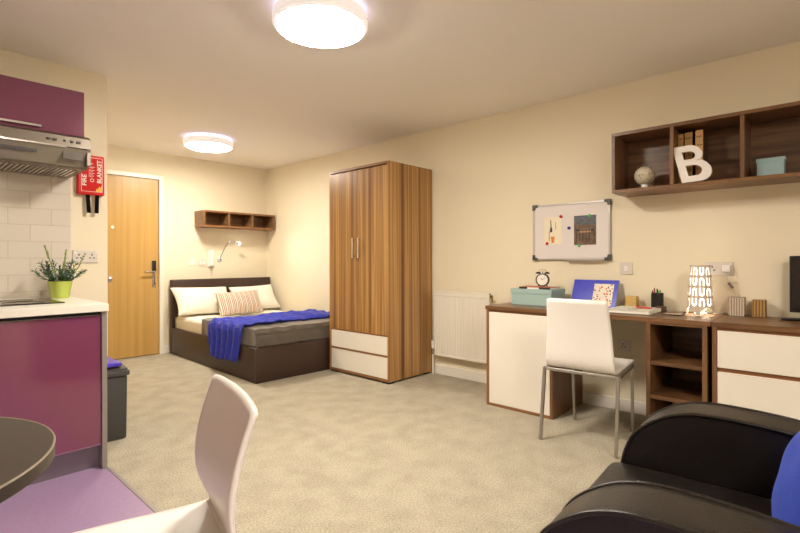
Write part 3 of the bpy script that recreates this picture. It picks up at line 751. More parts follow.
b = lathe(bm_(), [(.020, SZ+.0005), (.030, SZ+.02), (.033, SZ+.045), (.026, SZ+.072), (.012, SZ+.082)], 3.48, .128, 24); obj('body', b, mat('dull red glaze', (165, 60, 50), .5), t, smooth=True)

# ------------------------------------------------------------------ whiteboard
wy_0, wy_1, wz0, wz1, wf = 1.247, 1.864, 1.108, 1.556, 3.652
t = thing('whiteboard', 'small whiteboard with silver frame and grey corners on the wall', 'whiteboard', (3.663, 1.555, wz0))
obj('board', box(bm_(), wf+.003, XR-.002, wy_0+.006, wy_1-.006, wz0+.006, wz1-.006), M['wb'], t)
for nm, (y0, y1, z0, z1) in {'a': (wy_0, wy_1, wz1-.014, wz1), 'b': (wy_0, wy_1, wz0, wz0+.014), 'c': (wy_0, wy_0+.014, wz0+.0145, wz1-.0145), 'd': (wy_1-.014, wy_1, wz0+.0145, wz1-.0145)}.items():
    obj('frame_rail', box(bm_(), wf-.003, XR-.002, y0, y1, z0, z1, .002, 1), M['wbframe'], t)
for y, z, sy, sz in ((wy_0, wz0, 1, 1), (wy_0, wz1, 1, -1), (wy_1, wz0, -1, 1), (wy_1, wz1, -1, -1)):
    e = .004; L, w = .040, .020
    b = bm_(); pl = [(y-sy*e, z-sz*e), (y+sy*L, z-sz*e), (y+sy*L, z+sz*w*.8), (y+sy*w, z+sz*w), (y+sy*w*.8, z+sz*L), (y-sy*e, z+sz*L)]
    prism(b, pl, 'X', wf-.007, XR-.002); obj('corner_cap', b, M['corner'], t)
b = bm_(); box(b, wf-.035, wf-.0035, 1.29, 1.575, wz0-.004, wz0, .001, 1); box(b, wf-.036, wf-.033, 1.29, 1.575, wz0-.004, wz0+.012); obj('pen_tray', b, M['wbframe'], t)
t = thing('paper_note', 'cream picture card of a dark figure and orange glass on whiteboard', 'paper', (wf, 1.69, 1.23))
obj('sheet', box(bm_(), wf+.0005, wf+.0028, 1.617, 1.768, 1.232, 1.452), M['cardcream'], t)
b = bm_(); prism(b, [(1.702, 1.33), (1.716, 1.33), (1.718, 1.352), (1.712, 1.375), (1.714, 1.43), (1.708, 1.43), (1.704, 1.375), (1.697, 1.350)], 'X', wf-.0002, wf+.0004); 
box(b, wf-.0002, wf+.0004, 1.668, 1.671, 1.35, 1.41); box(b, wf-.0002, wf+.0004, 1.722, 1.726, 1.26, 1.34); obj('figure_print', b, M['printdark'], t)
b = bm_(); prism(b, [(1.684, 1.245), (1.704, 1.245), (1.710, 1.295), (1.678, 1.295)], 'X', wf-.0006, wf-.0001); obj('glass_print', b, M['orange'], t)
t = thing('photo_print', 'colour photo of a table and chairs on the right of the whiteboard', 'photo', (wf, 1.43, 1.22))
obj('sheet', box(bm_(), wf+.0005, wf+.0028, 1.350, 1.520, 1.223, 1.450), mat('photo brown tones', (112, 88, 68), .4, vary=.5, vscale=28), t)
b = bm_(); box(b, wf-.0002, wf+.0004, 1.352, 1.518, 1.38, 1.448); obj('upper_print', b, mat('photo blue grey', (92, 96, 104), .4, vary=.5, vscale=45), t)
b = bm_(); box(b, wf-.0005, wf-.0001, 1.39, 1.48, 1.318, 1.330)
obj('table_print', b, mat('photo tan', (180, 140, 100), .4), t)
b = bm_()
for y in (1.365, 1.40, 1.425, 1.45, 1.475, 1.50):
    box(b, wf-.0008, wf-.0004, y-.002, y+.002, 1.245, 1.34)
for y in (1.375, 1.488): box(b, wf-.0008, wf-.0004, y-.010, y+.010, 1.33, 1.345)
obj('chairs_print', b, M['printdark'], t)
for y, z, m_, lab in ((1.624, 1.453, 'redmag', 'round red magnet at the upper corner of the cream card'), (1.742, 1.241, 'redmag', 'round red magnet at the lower corner of the cream card'),
                      (1.559, 1.358, 'bluemag', 'round blue magnet between the card and the photo'), (1.398, 1.446, 'greenmag', 'round green magnet at the top of the photo'),
                      (1.480, 1.219, 'greenmag', 'round green magnet at the bottom of the photo')):
    b = lathe(bm_(), [(.0125, 0), (.0125, .004), (.009, .008), (.004, .0095)], n=20); b.transform(Matrix.Translation((wf-.0009, y, z)) @ Matrix.Rotation(R(-90), 4, 'Y'))
    tag(obj('magnet', b, M[m_], smooth=True), lab, 'magnet', 'magnets on the whiteboard')

plate('wall_switch', 'X', XR, 1.098, 1.184, 1.000, 1.088, .009, 'single switched plate on the wall just below the whiteboard corner', 'wall switch', 'switch', 1)
plate('wall_socket', 'X', XR, 1.112, 1.205, .440, .522, .009, 'socket low on the wall under the desk, behind the white chair', n=1)
plate('wall_socket', 'X', XR, .494, .646, 1.003, 1.092, .010, 'double socket behind the table lamp with a white plug in it')
t = thing('plug', 'white plug with inline cord switch in the socket behind the lamp', 'plug', (3.64, .527, 1.02))
obj('body', box(bm_(), XR-.052, XR-.0116, .505, .550, 1.026, 1.072, .008, 3), M['whiteplastic'], t, smooth=True)
b = bm_(); tube(b, [(3.635, .527, 1.028), (3.64, .525, .99), (3.64, .512, .955), (3.64, .495, .93), (3.655, .470, .885), (3.658, .46, .84), (3.655, .48, .79), (3.65, .53, .764), (3.56, .58, .763)], .0022, 6); obj('cord', b, M['cord'], t, smooth=True)
b = box(bm_(), -.006, .006, -.008, .008, -.022, .022, .004); b.transform(Matrix.Translation((3.64, .505, .942)) @ Matrix.Rotation(R(-35), 4, 'X')); obj('inline_switch', b, mat('brown switch', (120, 95, 80), .4), t, smooth=True)

# ------------------------------------------------------------------ things on the desk
DZ = .7585
lidbox('storage_box', 'duck egg blue lidded box on the desk end under the alarm clock', 3.365, 3.61, 1.572, 1.912, DZ, .882, M['tealbox'], .035)
t = thing('magazine', 'slim terracotta covered book lying on the blue box', 'book', (3.49, 1.73, .8825))
obj('pages', box(bm_(), 3.405, 3.575, 1.605, 1.855, .8828, .8955), M['paper'], t)
obj('cover', box(bm_(), 3.402, 3.578, 1.603, 1.858, .8957, .8985), M['terracotta'], t)
b = bm_(); box(b, 3.4008, 3.4045, 1.79, 1.858, .8826, .898); box(b, 3.4008, 3.4045, 1.603, 1.69, .8826, .898); obj('spine', b, M['printdark'], t)
# alarm clock
t = thing('alarm_clock', 'black twin bell alarm clock on top of the blue box', 'alarm clock', (3.475, 1.70, .899))
cc = Vector((3.475, 1.695, .953)); face = R(-90)  # faces -X, turned a little to the camera
Mx = Matrix.Translation(cc) @ Matrix.Rotation(R(14), 4, 'Z') @ Matrix.Rotation(R(-90), 4, 'Y')
def cpart(name, b, m, lab=None): b.transform(Mx); return obj(name, b, m, t, smooth=True, label=lab)
cpart('case', lathe(bm_(), [(.044, -.022), (.050, -.016), (.052, .012), (.050, .020), (.044, .022), (.043, .017)], n=40), M['black'])
cpart('dial', cyl(bm_(), (0, 0, .016), (0, 0, .0185), .042, n=40), M['paper'], 'white dial')
b = bm_(); box(b, -.001, .020, -.0015, .0015, .0187, .0197); b.transform(Matrix.Rotation(R(35), 4, 'Z')); cpart('hour_hand', b, M['black'])
b = bm_(); box(b, -.001, .030, -.001, .001, .0198, .0206); b.transform(Matrix.Rotation(R(-52), 4, 'Z')); cpart('minute_hand', b, M['black'])
b = bm_()
for k in range(12):
    c_ = bm_(); a = 2*PI*k/12; 
    m_ = Matrix.Rotation(a, 4, 'Z'); vs = box(c_, .034, .040, -.0012, .0012, .0187, .0194); c_.transform(m_)
    me_ = bpy.data.meshes.new('x'); c_.to_mesh(me_); b.from_mesh(me_); c_.free(); bpy.data.meshes.remove(me_)
cpart('hour_marks', b, M['printdark'])
for s in (-1, 1):
    b = lathe(bm_(), [(.001, .012), (.010, .011), (.018, .005), (.021, -.004), (.019, -.004)], n=24)
    b.transform(Matrix.Translation((.051, s*.033, 0)) @ Matrix.Rotation(R(-s*33), 4, 'X') @ Matrix.Rotation(R(90), 4, 'Y')); cpart('bell', b, M['black'])
    b = bm_(); cyl(b, (-.038, s*.028, 0), (-.0535, s*.038, 0), .004, .003, 10); cpart('foot', b, M['black'])
b = bm_(); tube(b, [(.052, -.034+.0, 0)]+[(.058+.026*math.sin(PI*k/10), -.028*math.cos(PI*k/10), 0) for k in range(11)]+[(.052, .034, 0)], .0016, 6); cpart('handle', b, M['chrome'])
b = bm_(); box(b, .050, .066, -.004, .004, -.004, .004, .001, 1); cpart('hammer', b, M['chrome'])
# blue leaning board with patterned card
t = thing('blue_folder', 'glossy royal blue folder propped upright behind the white desk chair', 'folder', (3.56, 1.33, DZ))
by0, by1 = 1.176, 1.505
xb, xt, bh = 3.535, 3.628, .198
b = bm_(); prism(b, [(xb, DZ+.0005), (xb+.008, DZ+.0005), (xt+.008, DZ+bh), (xt, DZ+bh)], 'Y', by0, by1); 
# the folder is a slightly splayed shape
for v in b.verts:
    k = (v.co.z-DZ)/bh
    v.co.y += (-.012)*k*0
obj('front_cover', b, M['blueboard'], t)
b = bm_(); prism(b, [(xb+.0085, DZ+.0005), (xb+.012, DZ+.0005), (xt+.012, DZ+bh-.004), (xt+.0085, DZ+bh-.004)], 'Y', by0+.006, by1-.004); obj('pages', b, M['printdark'], t)
t = thing('patterned_card', 'small square floral card leaning on the blue folder', 'card', (3.54, 1.26, DZ+.03))
sl = (xt-xb)/bh
b = bm_(); prism(b, [(xb-.004+sl*.010, DZ+.010), (xb-.001+sl*.010, DZ+.010), (xb-.001+sl*.170, DZ+.170), (xb-.004+sl*.170, DZ+.170)], 'Y', 1.205, 1.345); obj('sheet', b, M['floral'], t)
# stack of white books / papers
t = thing('white_book', 'large white book lying flat on the desk right of the chair', 'book', (3.3, .98, DZ))
q = [(3.215, 1.125), (3.225, .868), (3.53, .868), (3.53, 1.125)]
b = bm_(); prism(b, q, 'Z', DZ+.0005, DZ+.004); obj('back_cover', b, M['darkgrey'], t, label='dark lower cover')
b = bm_(); prism(b, [(x+.003, y) for x, y in q], 'Z', DZ+.0045, DZ+.022); obj('pages', b, M['paper'], t)
b = bm_(); prism(b, q, 'Z', DZ+.0225, DZ+.026); obj('front_cover', b, mat('pale cover', (215, 215, 200), .45), t, label='pale glossy front cover')
t = thing('scissors', 'red handled scissors lying on the white book', 'scissors', (3.40, .94, DZ+.026))
zt = DZ+.031
b = bm_()
for cx, cy in ((3.40, .925), (3.42, .975)):
    tube(b, [(cx+.016*math.cos(2*PI*j/18), cy+.024*math.sin(2*PI*j/18), zt) for j in range(18)], .0042, 8, True)
obj('handles', b, M['redmag'], t, smooth=True)
b = bm_(); prism(b, [(3.38, .94), (3.385, .946), (3.25, 1.0), (3.247, .997)], 'Z', zt-.003, zt-.001); prism(b, [(3.39, .952), (3.395, .958), (3.262, .972), (3.26, .968)], 'Z', zt-.0005, zt+.001); obj('blades', b, M['chrome'], t)
# woven box, brown block and pencil cup
tag(obj('woven_box', box(bm_(), 3.575, 3.64, 1.045, 1.118, DZ+.0005, .848, .003), M['woven']), 'small cube box in yellow woven pattern behind the white book', 'box')
t = thing('pencil_cup', 'black round pen holder full of pens on the desk', 'pen holder', (3.585, .91, DZ))
def rim(b, cx, cy, z0, z1, r0, r1, n=30, th=.002):
    rings = [[b.verts.new((cx+r*math.cos(2*PI*j/n), cy+r*math.sin(2*PI*j/n), z)) for j in range(n)] for r, z in ((r0, z0), (r1, z1), (r1-th, z1), (r0-th, z0+th))]
    for i in range(3):
        for j in range(n): b.faces.new((rings[i][j], rings[i][(j+1) % n], rings[i+1][(j+1) % n], rings[i+1][j]))
    b.faces.new(rings[0][::-1]); b.faces.new(rings[3])
    return b
obj('cup', rim(bm_(), 3.58, .912, DZ+.0005, .880, .038, .038), M['black'], t, smooth=True)
b = bm_()
for z in (.775, .80, .825, .85): tube(b, [(3.58+.0385*math.cos(2*PI*j/30), .912+.0385*math.sin(2*PI*j/30), z) for j in range(30)], .0016, 5, True)
obj('hoops', b, M['black'], t)
for i, (dx, dy, hz, m_) in enumerate(((-.018, .012, .896, 'redmag'), (-.016, -.012, .892, 'green'), (.008, .020, .905, 'black'), (.010, -.016, .895, 'cubepale'), (-.004, .0, .902, 'black'), (.018, .004, .90, 'redmag'), (-.02, .024, .89, 'black'))):
    b = bm_(); cyl(b, (3.58+dx*.6, .912+dy*.6, .765), (3.58+dx, .912+dy, hz), .0042, n=10); cyl(b, (3.58+dx, .912+dy, hz), (3.58+dx*1.1, .912+dy*1.1, hz+.008), .0042, .001, 10)
    tag(obj('pen', b, M[m_], smooth=True), {'redmag': 'red pen standing in the black pen holder', 'green': 'green pen standing in the black pen holder', 'black': 'black pen standing in the black pen holder', 'cubepale': 'pale pen standing in the black pen holder'}[m_], 'pen', 'red pens in the holder' if m_ == 'redmag' else ('black pens in the holder' if m_ == 'black' else None))
tag(obj('block', box(bm_(), 3.50, 3.54, .845, .905, DZ+.0005, .795, .003), mat('dark brown block', (74, 50, 36), .5)), 'small dark brown block in front of the pen holder', 'block')
t = thing('coaster', 'flat dark printed coaster lying left of the lamp, nearer the desk edge', 'coaster', (3.36, .78, DZ))
obj('base', box(bm_(), 3.325, 3.435, .715, .825, DZ+.0005, DZ+.006, .001, 1), M['darkgrey'], t)
obj('print', box(bm_(), 3.332, 3.428, .722, .818, DZ+.0062, DZ+.007), mat('pale coaster print', (176, 150, 130), .4, vary=.4, vscale=40), t)
t = thing('coaster', 'flat dark coaster left of the lamp, farther from the desk edge', 'coaster', (3.48, .78, DZ))
obj('base', box(bm_(), 3.452, 3.555, .735, .835, DZ+.0005, DZ+.008, .001, 1), M['darkgrey'], t)
obj('print', box(bm_(), 3.458, 3.549, .741, .829, DZ+.0082, DZ+.009), mat('grey coaster print', (130, 112, 98), .4), t)
def card_cube(label, x0, x1, y0, y1, z1, m_):
    t = thing('striped_cube', label, 'box', ((x0+x1)/2, (y0+y1)/2, DZ), group='striped cubes on the chest of drawers')
    n = 6
    w = (y1-y0)/n
    obj('block', box(bm_(), x0+.003, x1, y0, y1, DZ+.0005, z1, .002, 1), M[m_], t)
    b = bm_()
    for k in range(n): box(b, x0, x0+.0035, y0+w*k+.001, y0+w*(k+.62), DZ+.001, z1-.001)
    obj('ribs', b, M['cubegold'] if m_ == 'cubegold' else M['lampcol'], t)
card_cube('pale striped cube standing right of the table lamp', 3.555, 3.64, .425, .505, .873, 'cubepale')
card_cube('gold striped cube, between the pale cube and the television', 3.56, 3.64, .322, .388, .861, 'cubegold')
t = thing('remote_control', 'black remote control on the drawers in front of the television', 'remote control', (3.50, .17, DZ))
b = box(bm_(), 3.475, 3.530, .06, .248, DZ+.0005, DZ+.020, .008, 3); 
for v in b.verts: v.co.z = DZ+(v.co.z-DZ)*(1-.45*max(0, (v.co.y-.18)/.07))
obj('body', b, M['black'], t, smooth=True)
b = bm_()
for i in range(6):
    for j in range(3): box(b, 3.487+j*.012, 3.494+j*.012, .08+i*.014, .089+i*.014, DZ+.0195, DZ+.022)
obj('buttons', b, M['darkgrey'], t)
t = thing('television', 'flat black television at the right edge standing on the drawers', 'television', (3.57, -.05, DZ))
obj('bezel', box(bm_(), 3.555, 3.60, -.31, .2105, .80, 1.126, .004), M['black'], t)
obj('screen', box(bm_(), 3.5535, 3.5548, -.295, .197, .818, 1.112), M['screen'], t)
obj('stand_neck', box(bm_(), 3.57, 3.59, -.09, -.01, DZ+.012, .805), M['black'], t)
obj('stand_foot', box(bm_(), 3.52, 3.65, -.17, .07-.04, DZ+.0005, DZ+.012, .004), M['black'], t)

# table lamp with pierced tapering shell
LX, LY, LZ0, LZ1 = 3.50, .645, DZ+.0008, 1.072
t = thing('table_lamp', 'lit table lamp with pierced arch pattern taupe shell on the desk', 'table lamp', (LX, LY, DZ))
NC, CU, CV = 10, 14, 18
rows = 4; foot = 14; NV = foot+rows*CV+2; NU = NC*CU
def lampfn(u, v):
    a = 2*PI*u; r = .074+(.055-.074)*v
    return (LX+r*math.cos(a), LY+r*math.sin(a), LZ0+(LZ1-LZ0)*v)
def keep(i, j):
    if j < foot:                                     # arched feet
        q = (i % (NU//4))/(NU//4)-.5
        return not (j < foot*.95*math.sqrt(max(0, 1-(q/.40)**2)) if abs(q) < .40 else False)
    if j >= NV-2: return True
    row, jj = divmod(j-foot, CV)
    col, ii = divmod((i+(CU//2 if row % 2 else 0)*0) % NU, CU)
    x = (ii+.5)/CU-.5; y = (jj+.5)/CV-.5
    if (row+col) % 2: y = -y
    # U-shaped opening: stadium outer minus tongue
    inside = abs(x) < .36 and -.38 < y < .38
    if y < -.12: inside = inside and (x/.36)**2+((y+.12)/.27)**2 < 1
    tongue = abs(x) < .16 and y > -.16
    if y < -.05: tongue = tongue and (x/.16)**2+((y+.05)/.14)**2 < 1
    return not (inside and not tongue)
b = bm_(); V = grid(b, lampfn, NU, NV, keep)
bmesh.ops.remove_doubles(b, verts=b.verts, dist=.0003)
bmesh.ops.delete(b, geom=[v for v in b.verts if not v.link_faces], context='VERTS')
o = obj('shade', b, M['lampcol'], t); solid(o, .003, 0)
M['bulb'] = mat('lit bulb', (255, 240, 220), .4, emit=(1, .90, .78, 1), estr=150)
b = bm_(); bmesh.ops.create_uvsphere(b, u_segments=24, v_segments=14, radius=.030, matrix=Matrix.Translation((LX, LY, .885))); obj('bulb', b, M['bulb'], t, smooth=True)
M['liner'] = mat('lit opal liner', (240, 235, 225), .5, emit=(1, .90, .80, 1), estr=2.0)
b = bm_(); n_ = 48; rr_ = [[b.verts.new((LX+r*math.cos(2*PI*j/n_), LY+r*math.sin(2*PI*j/n_), z)) for j in range(n_)] for r, z in ((.062, .815), (.048, 1.064))]
for j in range(n_): b.faces.new((rr_[0][j], rr_[0][(j+1) % n_], rr_[1][(j+1) % n_], rr_[1][j]))
o = obj('liner', b, M['liner'], t, smooth=True); solid(o, .002, 0)
b = bm_(); cyl(b, (LX, LY, .86), (LX, LY, DZ+.012), .016, n=20); cyl(b, (LX, LY, DZ+.001), (LX, LY, DZ+.012), .035, n=30); obj('socket', b, M['whiteplastic'], t, smooth=True)

# ------------------------------------------------------------------ wall by the bed
t = thing('wall_switch', 'white light switch nearest the entrance door, stepped top', 'wall switch', (2.612, 5.95, 1.05))
obj('plate', box(bm_(), 2.575, 2.655, YB-.010, YB-.0005, 1.052, 1.132, .003), M['whiteplastic'], t); obj('card_slot', box(bm_(), 2.592, 2.638, YB-.018, YB-.0105, 1.10, 1.158, .003), M['whiteplastic'], t)
plate('wall_switch', 'Y', YB, 2.700, 2.783, 1.044, 1.130, .010, 'white switch plate between the stepped switch and the intercom', 'wall switch', 'switch', 2)
t = thing('intercom', 'white upright intercom handset on the wall above the headboard', 'intercom', (2.85, 5.93, 1.02))
obj('cradle', box(bm_(), 2.816, 2.888, YB-.022, YB-.0005, 1.028, 1.250, .006), M['whiteplastic'], t, smooth=True)
obj('handset', box(bm_(), 2.822, 2.880, YB-.052, YB-.0225, 1.040, 1.252, .010, 3), M['whiteplastic'], t, smooth=True)
b = bm_(); tube(b, [(2.85+.004*math.sin(k*1.6), YB-.03+.004*math.cos(k*1.6), 1.038-.012*k+.0*k) for k in range(11)]+[(2.868, YB-.02, .93), (2.872, YB-.012, 1.02)], .0022, 6); obj('cord', b, M['cord'], t, smooth=True)
t = thing('reading_light', 'bendy chrome reading light with lit head on the wall above pillows', 'reading light', (2.98, 5.95, 1.10))
b = lathe(bm_(), [(.034, 0), (.034, .010), (.026, .020), (.010, .024)], n=30); b.transform(Matrix.Translation((2.98, YB-.0005, 1.131)) @ Matrix.Rotation(R(90), 4, 'X')); obj('base', b, M['whiteplastic'], t, smooth=True)
b = bm_(); cyl(b, (2.98, YB-.024, 1.131), (2.98, YB-.030, 1.131), .010, n=14); obj('switch', b, M['black'], t)
gp = [(2.98, YB-.02, 1.150), (2.98, YB-.05, 1.19), (2.99, YB-.085, 1.24), (3.008, YB-.11, 1.30), (3.04, YB-.13, 1.352), (3.085, YB-.145, 1.372), (3.13, YB-.15, 1.362)]
b = bm_(); tube(b, gp, .005, 8); obj('gooseneck', b, M['legsteel'], t, smooth=True)
hd = Vector((3.165, YB-.155, 1.343)); dr = Vector((.80, -.25, -.42)).normalized()
b = bm_(); cyl(b, Vector(gp[-1])-Vector((.006, 0, 0)), hd, .010, .020, 20); obj('head', b, M['whiteplastic'], t, smooth=True)
M['led'] = mat('lit led', (255, 250, 240), .3, emit=(1, .95, .86, 1), estr=30)
b = bm_(); bmesh.ops.create_uvsphere(b, u_segments=20, v_segments=12, radius=.017, matrix=Matrix.Translation(hd+Vector((.006, -.004, -.004)))); obj('lens', b, M['led'], t, smooth=True)
ld = bpy.data.lights.new('reading_spot', 'SPOT'); ld.energy = 9; ld.spot_size = R(75); ld.spot_blend = 1; ld.color = (1, .95, .85); ld.shadow_soft_size = .03
lo = bpy.data.objects.new('reading_spot', ld); C.objects.link(lo); lo.location = hd+Vector((.035, -.015, -.02))
lo.rotation_euler = (Vector((XR, 4.72, 1.12))-lo.location).to_track_quat('-Z', 'Y').to_euler()
lo.parent = None

# ------------------------------------------------------------------ chairs
def interp(pts, n):
    """smooth curve through points (Catmull-Rom)"""
    P = [Vector(p) for p in pts]; P = [P[0]*2-P[1]]+P+[P[-1]*2-P[-2]]; out = []
    for i in range(1, len(P)-2):
        for k in range(n):
            s = k/n; a, b_, c, d = P[i-1:i+3]
            out.append(.5*((2*b_)+(c-a)*s+(2*a-5*b_+4*c-d)*s*s+(3*b_-a-3*c+d)*s**3))
    out.append(P[-2]); return out
def shell_chair(loc, rot, label, seat, back, w_seat, w_bot, w_top, sag, legs, railz, name='shell_chair'):
    """seat: (y,z) front to rear, back: (y,z) base to top; local +y is the facing direction"""
    t = thing(name, label, 'chair', loc, rot)
    prof = interp([(y, z, 0) for y, z in seat+back], 5); n = len(prof)-1
    ns = len(seat)*5
    zt = back[-1][1]; zb = back[0][1]
    nv = 24
    def pt(i, v):
        p = prof[i]; s = 2*v-1
        if i < ns: w = w_seat; k = 0
        else:
            k = min(1, max(0, (p.y-zb)/(zt-zb))); w = w_bot+(w_top-w_bot)*k
        # rounded corners at the front of the seat and the top of the back
        x = s*w/2
        c = sag*(k**.7)*(1-s*s)
        y, z = p.x-c, p.y
        return x, y, z
    def build(i0, i1):
        b = bm_()
        def fn(u, v):
            i = min(i1, i0+int(round(u*(i1-i0)))); return pt(i, v)
        V = grid(b, fn, i1-i0, nv)
        return b, V
    for nm, i0, i1 in (('seat', 0, ns-6), ('backrest', ns-6, n)):
        b, V = build(i0, i1)
        row = V[0] if nm == 'seat' else V[-1]
        for j, v in enumerate(row):       # soften the free corners
            s = abs(2*j/nv-1)
            if s > .93:
                e = (s-.93)/.07; d = .006*(1-math.sqrt(max(0, 1-e*e)))
                if nm == 'seat': v.co.y -= d
                else: v.co.z -= d
        o = obj(nm, b, M['chairwhite'], t, local=True, smooth=True); solid(o, .012, 0)
    (rx, ry, bx_, by_), (fx, fy_, gx, gy) = legs        # rear: top x,y bottom x,y ; front likewise
    r_ = .0095
    def sq(b, p, q, r=r_):
        p, q = Vector(p), Vector(q); d = (q-p); m_ = d.to_track_quat('Z', 'Y').to_matrix().to_4x4(); m_.translation = (p+q)/2
        c_ = bm_(); box(c_, -r, r, -r, r, -d.length/2, d.length/2, .0025, 1); c_.transform(m_)
        me_ = bpy.data.meshes.new('x'); c_.to_mesh(me_); b.from_mesh(me_); c_.free(); bpy.data.meshes.remove(me_)
    for s in (-1, 1):
        b = bm_(); sq(b, (s*rx, ry, railz+r_), (s*bx_, by_, .003)); obj('leg', b, M['legsteel'], t, local=True)
        b = bm_(); sq(b, (s*fx, fy_, railz+r_), (s*gx, gy, .003)); obj('leg', b, M['legsteel'], t, local=True)
    b = bm_(); sq(b, (-rx+r_, ry, railz), (rx-r_, ry, railz)); sq(b, (-fx+r_, fy_, railz), (fx-r_, fy_, railz))
    for s in (-1, 1): sq(b, (s*rx, ry+r_, railz), (s*fx, fy_-r_, railz))
    obj('seat_frame', b, M['legsteel'], t, local=True)
    return t
# desk chair, facing the desk
shell_chair((2.80, 1.137, 0), R(-87), 'white shell chair with steel legs standing at the desk',
    seat=[(.455, .452), (.43, .462), (.30, .458), (.15, .450), (.06, .448), (.022, .456)],
    back=[(.002, .480), (-.006, .53), (-.008, .62), (-.020, .74), (-.048, .875)],
    w_seat=.40, w_bot=.405, w_top=.352, sag=.022, legs=((.216, .012, .220, -.048), (.190, .425, .184, .445)), railz=.432)
# dining chair in the foreground
shell_chair((.556, 1.074, 0), R(75.2), 'white curved shell chair in the foreground beside the dark round table',
    seat=[(.40, .437), (.375, .450), (.26, .452), (.14, .449), (.045, .448), (.008, .452)],
    back=[(.0, .465), (.014, .495), (.034, .555), (.034, .63), (.016, .712), (-.012, .795)],
    w_seat=.39, w_bot=.385, w_top=.388, sag=.017, legs=((.175, .02, .185, -.03), (.17, .36, .19, .40)), railz=.430)
# round table
t = thing('round_table', 'dark brown round dining table at the left edge of the picture', 'table', (-.09, 1.215, 0))
tx, ty, tr = -.09, 1.215, .327
obj('tabletop', lathe(bm_(), [(tr-.004, .722), (tr, .725), (tr, .747), (tr-.003, .750)], tx, ty, 96), M['tabletop'], t, smooth=True)
b = bm_(); tube(b, [(tx+(tr-.001)*math.cos(2*PI*j/96), ty+(tr-.001)*math.sin(2*PI*j/96), .7492) for j in range(96)], .0022, 6, True); obj('edge_trim', b, M['tableedge'], t, smooth=True)
obj('pedestal', cyl(bm_(), (tx, ty, .03), (tx, ty, .722), .035, n=30), M['chrome'], t, smooth=True)
obj('base', lathe(bm_(), [(.24, .0045), (.24, .012), (.20, .022), (.05, .034)], tx, ty, 60), M['chrome'], t, smooth=True)

# ------------------------------------------------------------------ armchair
AC = thing('armchair', 'black leather armchair with piped rounded arms in the right foreground', 'armchair', (1.425, .287, 0), R(3))
def ao(name, b, m, lab=None, smooth=True): return obj(name, b, m, AC, local=True, smooth=smooth, label=lab)
ap = interp([(.256, .06, 0), (.260, .25, 0), (.253, .36, 0), (.234, .458, 0), (.199, .526, 0), (.140, .576, 0), (.080, .605, 0), (0, .619, 0), (-.13, .616, 0), (-.24, .605, 0), (-.45, .575, 0), (-.60, .55, 0)], 6)
ap = [(p.x, p.y) for p in ap]
def arm(xi, xo):
    """arm between x=xi (inner) and x=xo (outer): flat side panels, softly crowned wrap"""
    lo_, hi_ = min(xi, xo), max(xi, xo)
    poly = ap+[(-.60, .06)]
    b = bm_()
    nn = 8
    cols = []
    def off(pt, k, nrm): return (pt[0]+nrm[0]*k, pt[1]+nrm[1]*k)
    N_ = len(ap); nr = []
    for i in range(N_):
        a_ = ap[max(0, i-1)]; c_ = ap[min(N_-1, i+1)]; dx, dz = c_[0]-a_[0], c_[1]-a_[1]; L = math.hypot(dx, dz) or 1
        nr.append((-dz/L*-1*-1, dx/L*-1*-1))
    # outward normal: profile runs from the front bottom, up and back, so outward is (dz,-dx)
    nr = []
    for i in range(N_):
        a_ = ap[max(0, i-1)]; c_ = ap[min(N_-1, i+1)]; dx, dz = c_[0]-a_[0], c_[1]-a_[1]; L = math.hypot(dx, dz) or 1
        nr.append((dz/L, -dx/L))
    for j in range(nn+1):
        s = j/nn; x = lo_+(hi_-lo_)*s; k = .003*(1-(2*s-1)**4)
        cols.append([b.verts.new((x, ap[i][0]+nr[i][0]*k, ap[i][1]+nr[i][1]*k)) for i in range(N_)]+[b.verts.new((x, -.60, .06))])
    n2 = N_+1
    for j in range(nn):
        for i in range(n2): b.faces.new((cols[j][i], cols[j][(i+1) % n2], cols[j+1][(i+1) % n2], cols[j+1][i]))
    b.faces.new(cols[0]); b.faces.new(cols[-1][::-1])
    return b
for xi, xo in ((-.300, -.458), (.305, .462)):
    a = ao('arm', arm(xi, xo), M['leather'])
    for x in (xi, xo):
        sg = 1 if (x > (xi+xo)/2) else -1
        b = bm_(); tube(b, [(x+sg*.001, y, z) for y, z in ap], .0058, 8); obj('piping', b, M['leather'], a, local=True, smooth=True)
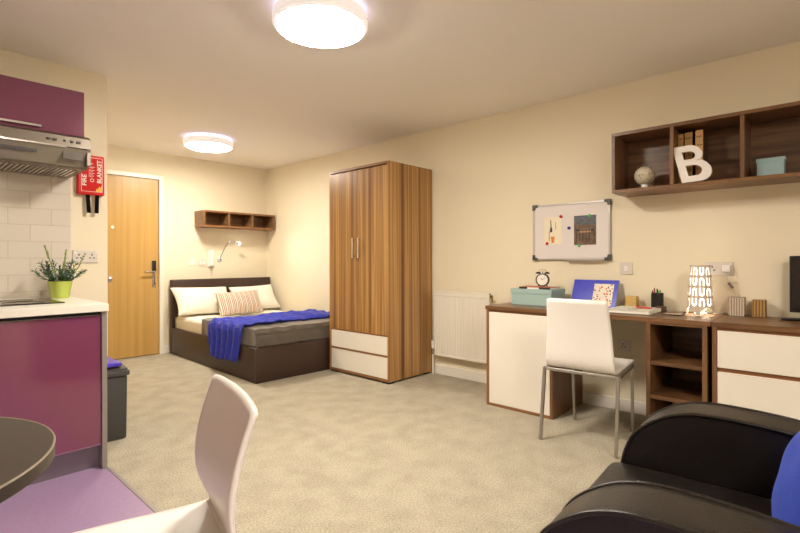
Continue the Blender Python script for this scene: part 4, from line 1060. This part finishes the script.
b = bm_(); box(b, -.296, .301, -.42, .285, .27, .422, .040, 6)
bmesh.ops.subdivide_edges(b, edges=[e for e in b.edges if e.calc_length() > .2], cuts=10, use_grid_fill=True)
for v in b.verts:
    if v.co.z > .38: v.co.z += .018*(1-(v.co.x/.3)**2)*(1-((v.co.y+.08)/.34)**2)
ao('seat_cushion', b, M['leather'])
ao('base', box(bm_(), -.2955, .3005, -.55, .262, .06, .268, .012), M['leather'])
b = bm_(); box(b, -.2955, .3005, -.58, -.42, .27, .86, .05, 6); 
for v in b.verts: v.co.y -= max(0, v.co.z-.4)*.18
ao('backrest', b, M['leather'])
for x in (-.40, .40):
    for y in (.22, -.53):
        ao('foot', cyl(bm_(), (x, y, .001), (x, y, .06), .018, .024, 16), M['black'])
cu_ = place_pillow('cushion', pillow(.42, .38, .16, seed=4), M['bluecushion'], (1.41, .018, .622), R(110), R(0), 'bright blue cushion on the black armchair, at the right picture edge', 'cushion')

# ------------------------------------------------------------------ camera, world, render look
cam = bpy.data.cameras.new('camera'); co = bpy.data.objects.new('camera', cam); C.objects.link(co)
co.location = (0, 0, 1.103)
th = .8257
fwd = Vector((math.sin(th), math.cos(th), 0)); right = Vector((math.cos(th), -math.sin(th), 0)); up = Vector((0, 0, 1))
rl = -.0027
r2 = right*math.cos(rl)+up*math.sin(rl); u2 = -right*math.sin(rl)+up*math.cos(rl)
m3 = Matrix((r2, u2, -fwd)).transposed()
co.rotation_euler = m3.to_euler()
cam.sensor_width = 36; cam.lens = 475.756/800*36
cam.shift_y = -(266.5-260.948)/800
cam.clip_start = .02
bpy.context.scene.camera = co
w = bpy.data.worlds.new('world'); bpy.context.scene.world = w; w.use_nodes = True
w.node_tree.nodes['Background'].inputs[0].default_value = (.9, .8, .65, 1); w.node_tree.nodes['Background'].inputs[1].default_value = .0
sc = bpy.context.scene
sc.view_settings.view_transform = 'Standard'; sc.view_settings.look = 'None'; sc.view_settings.gamma = 1
sc.view_settings.use_curve_mapping = False; sc.view_settings.exposure = 0
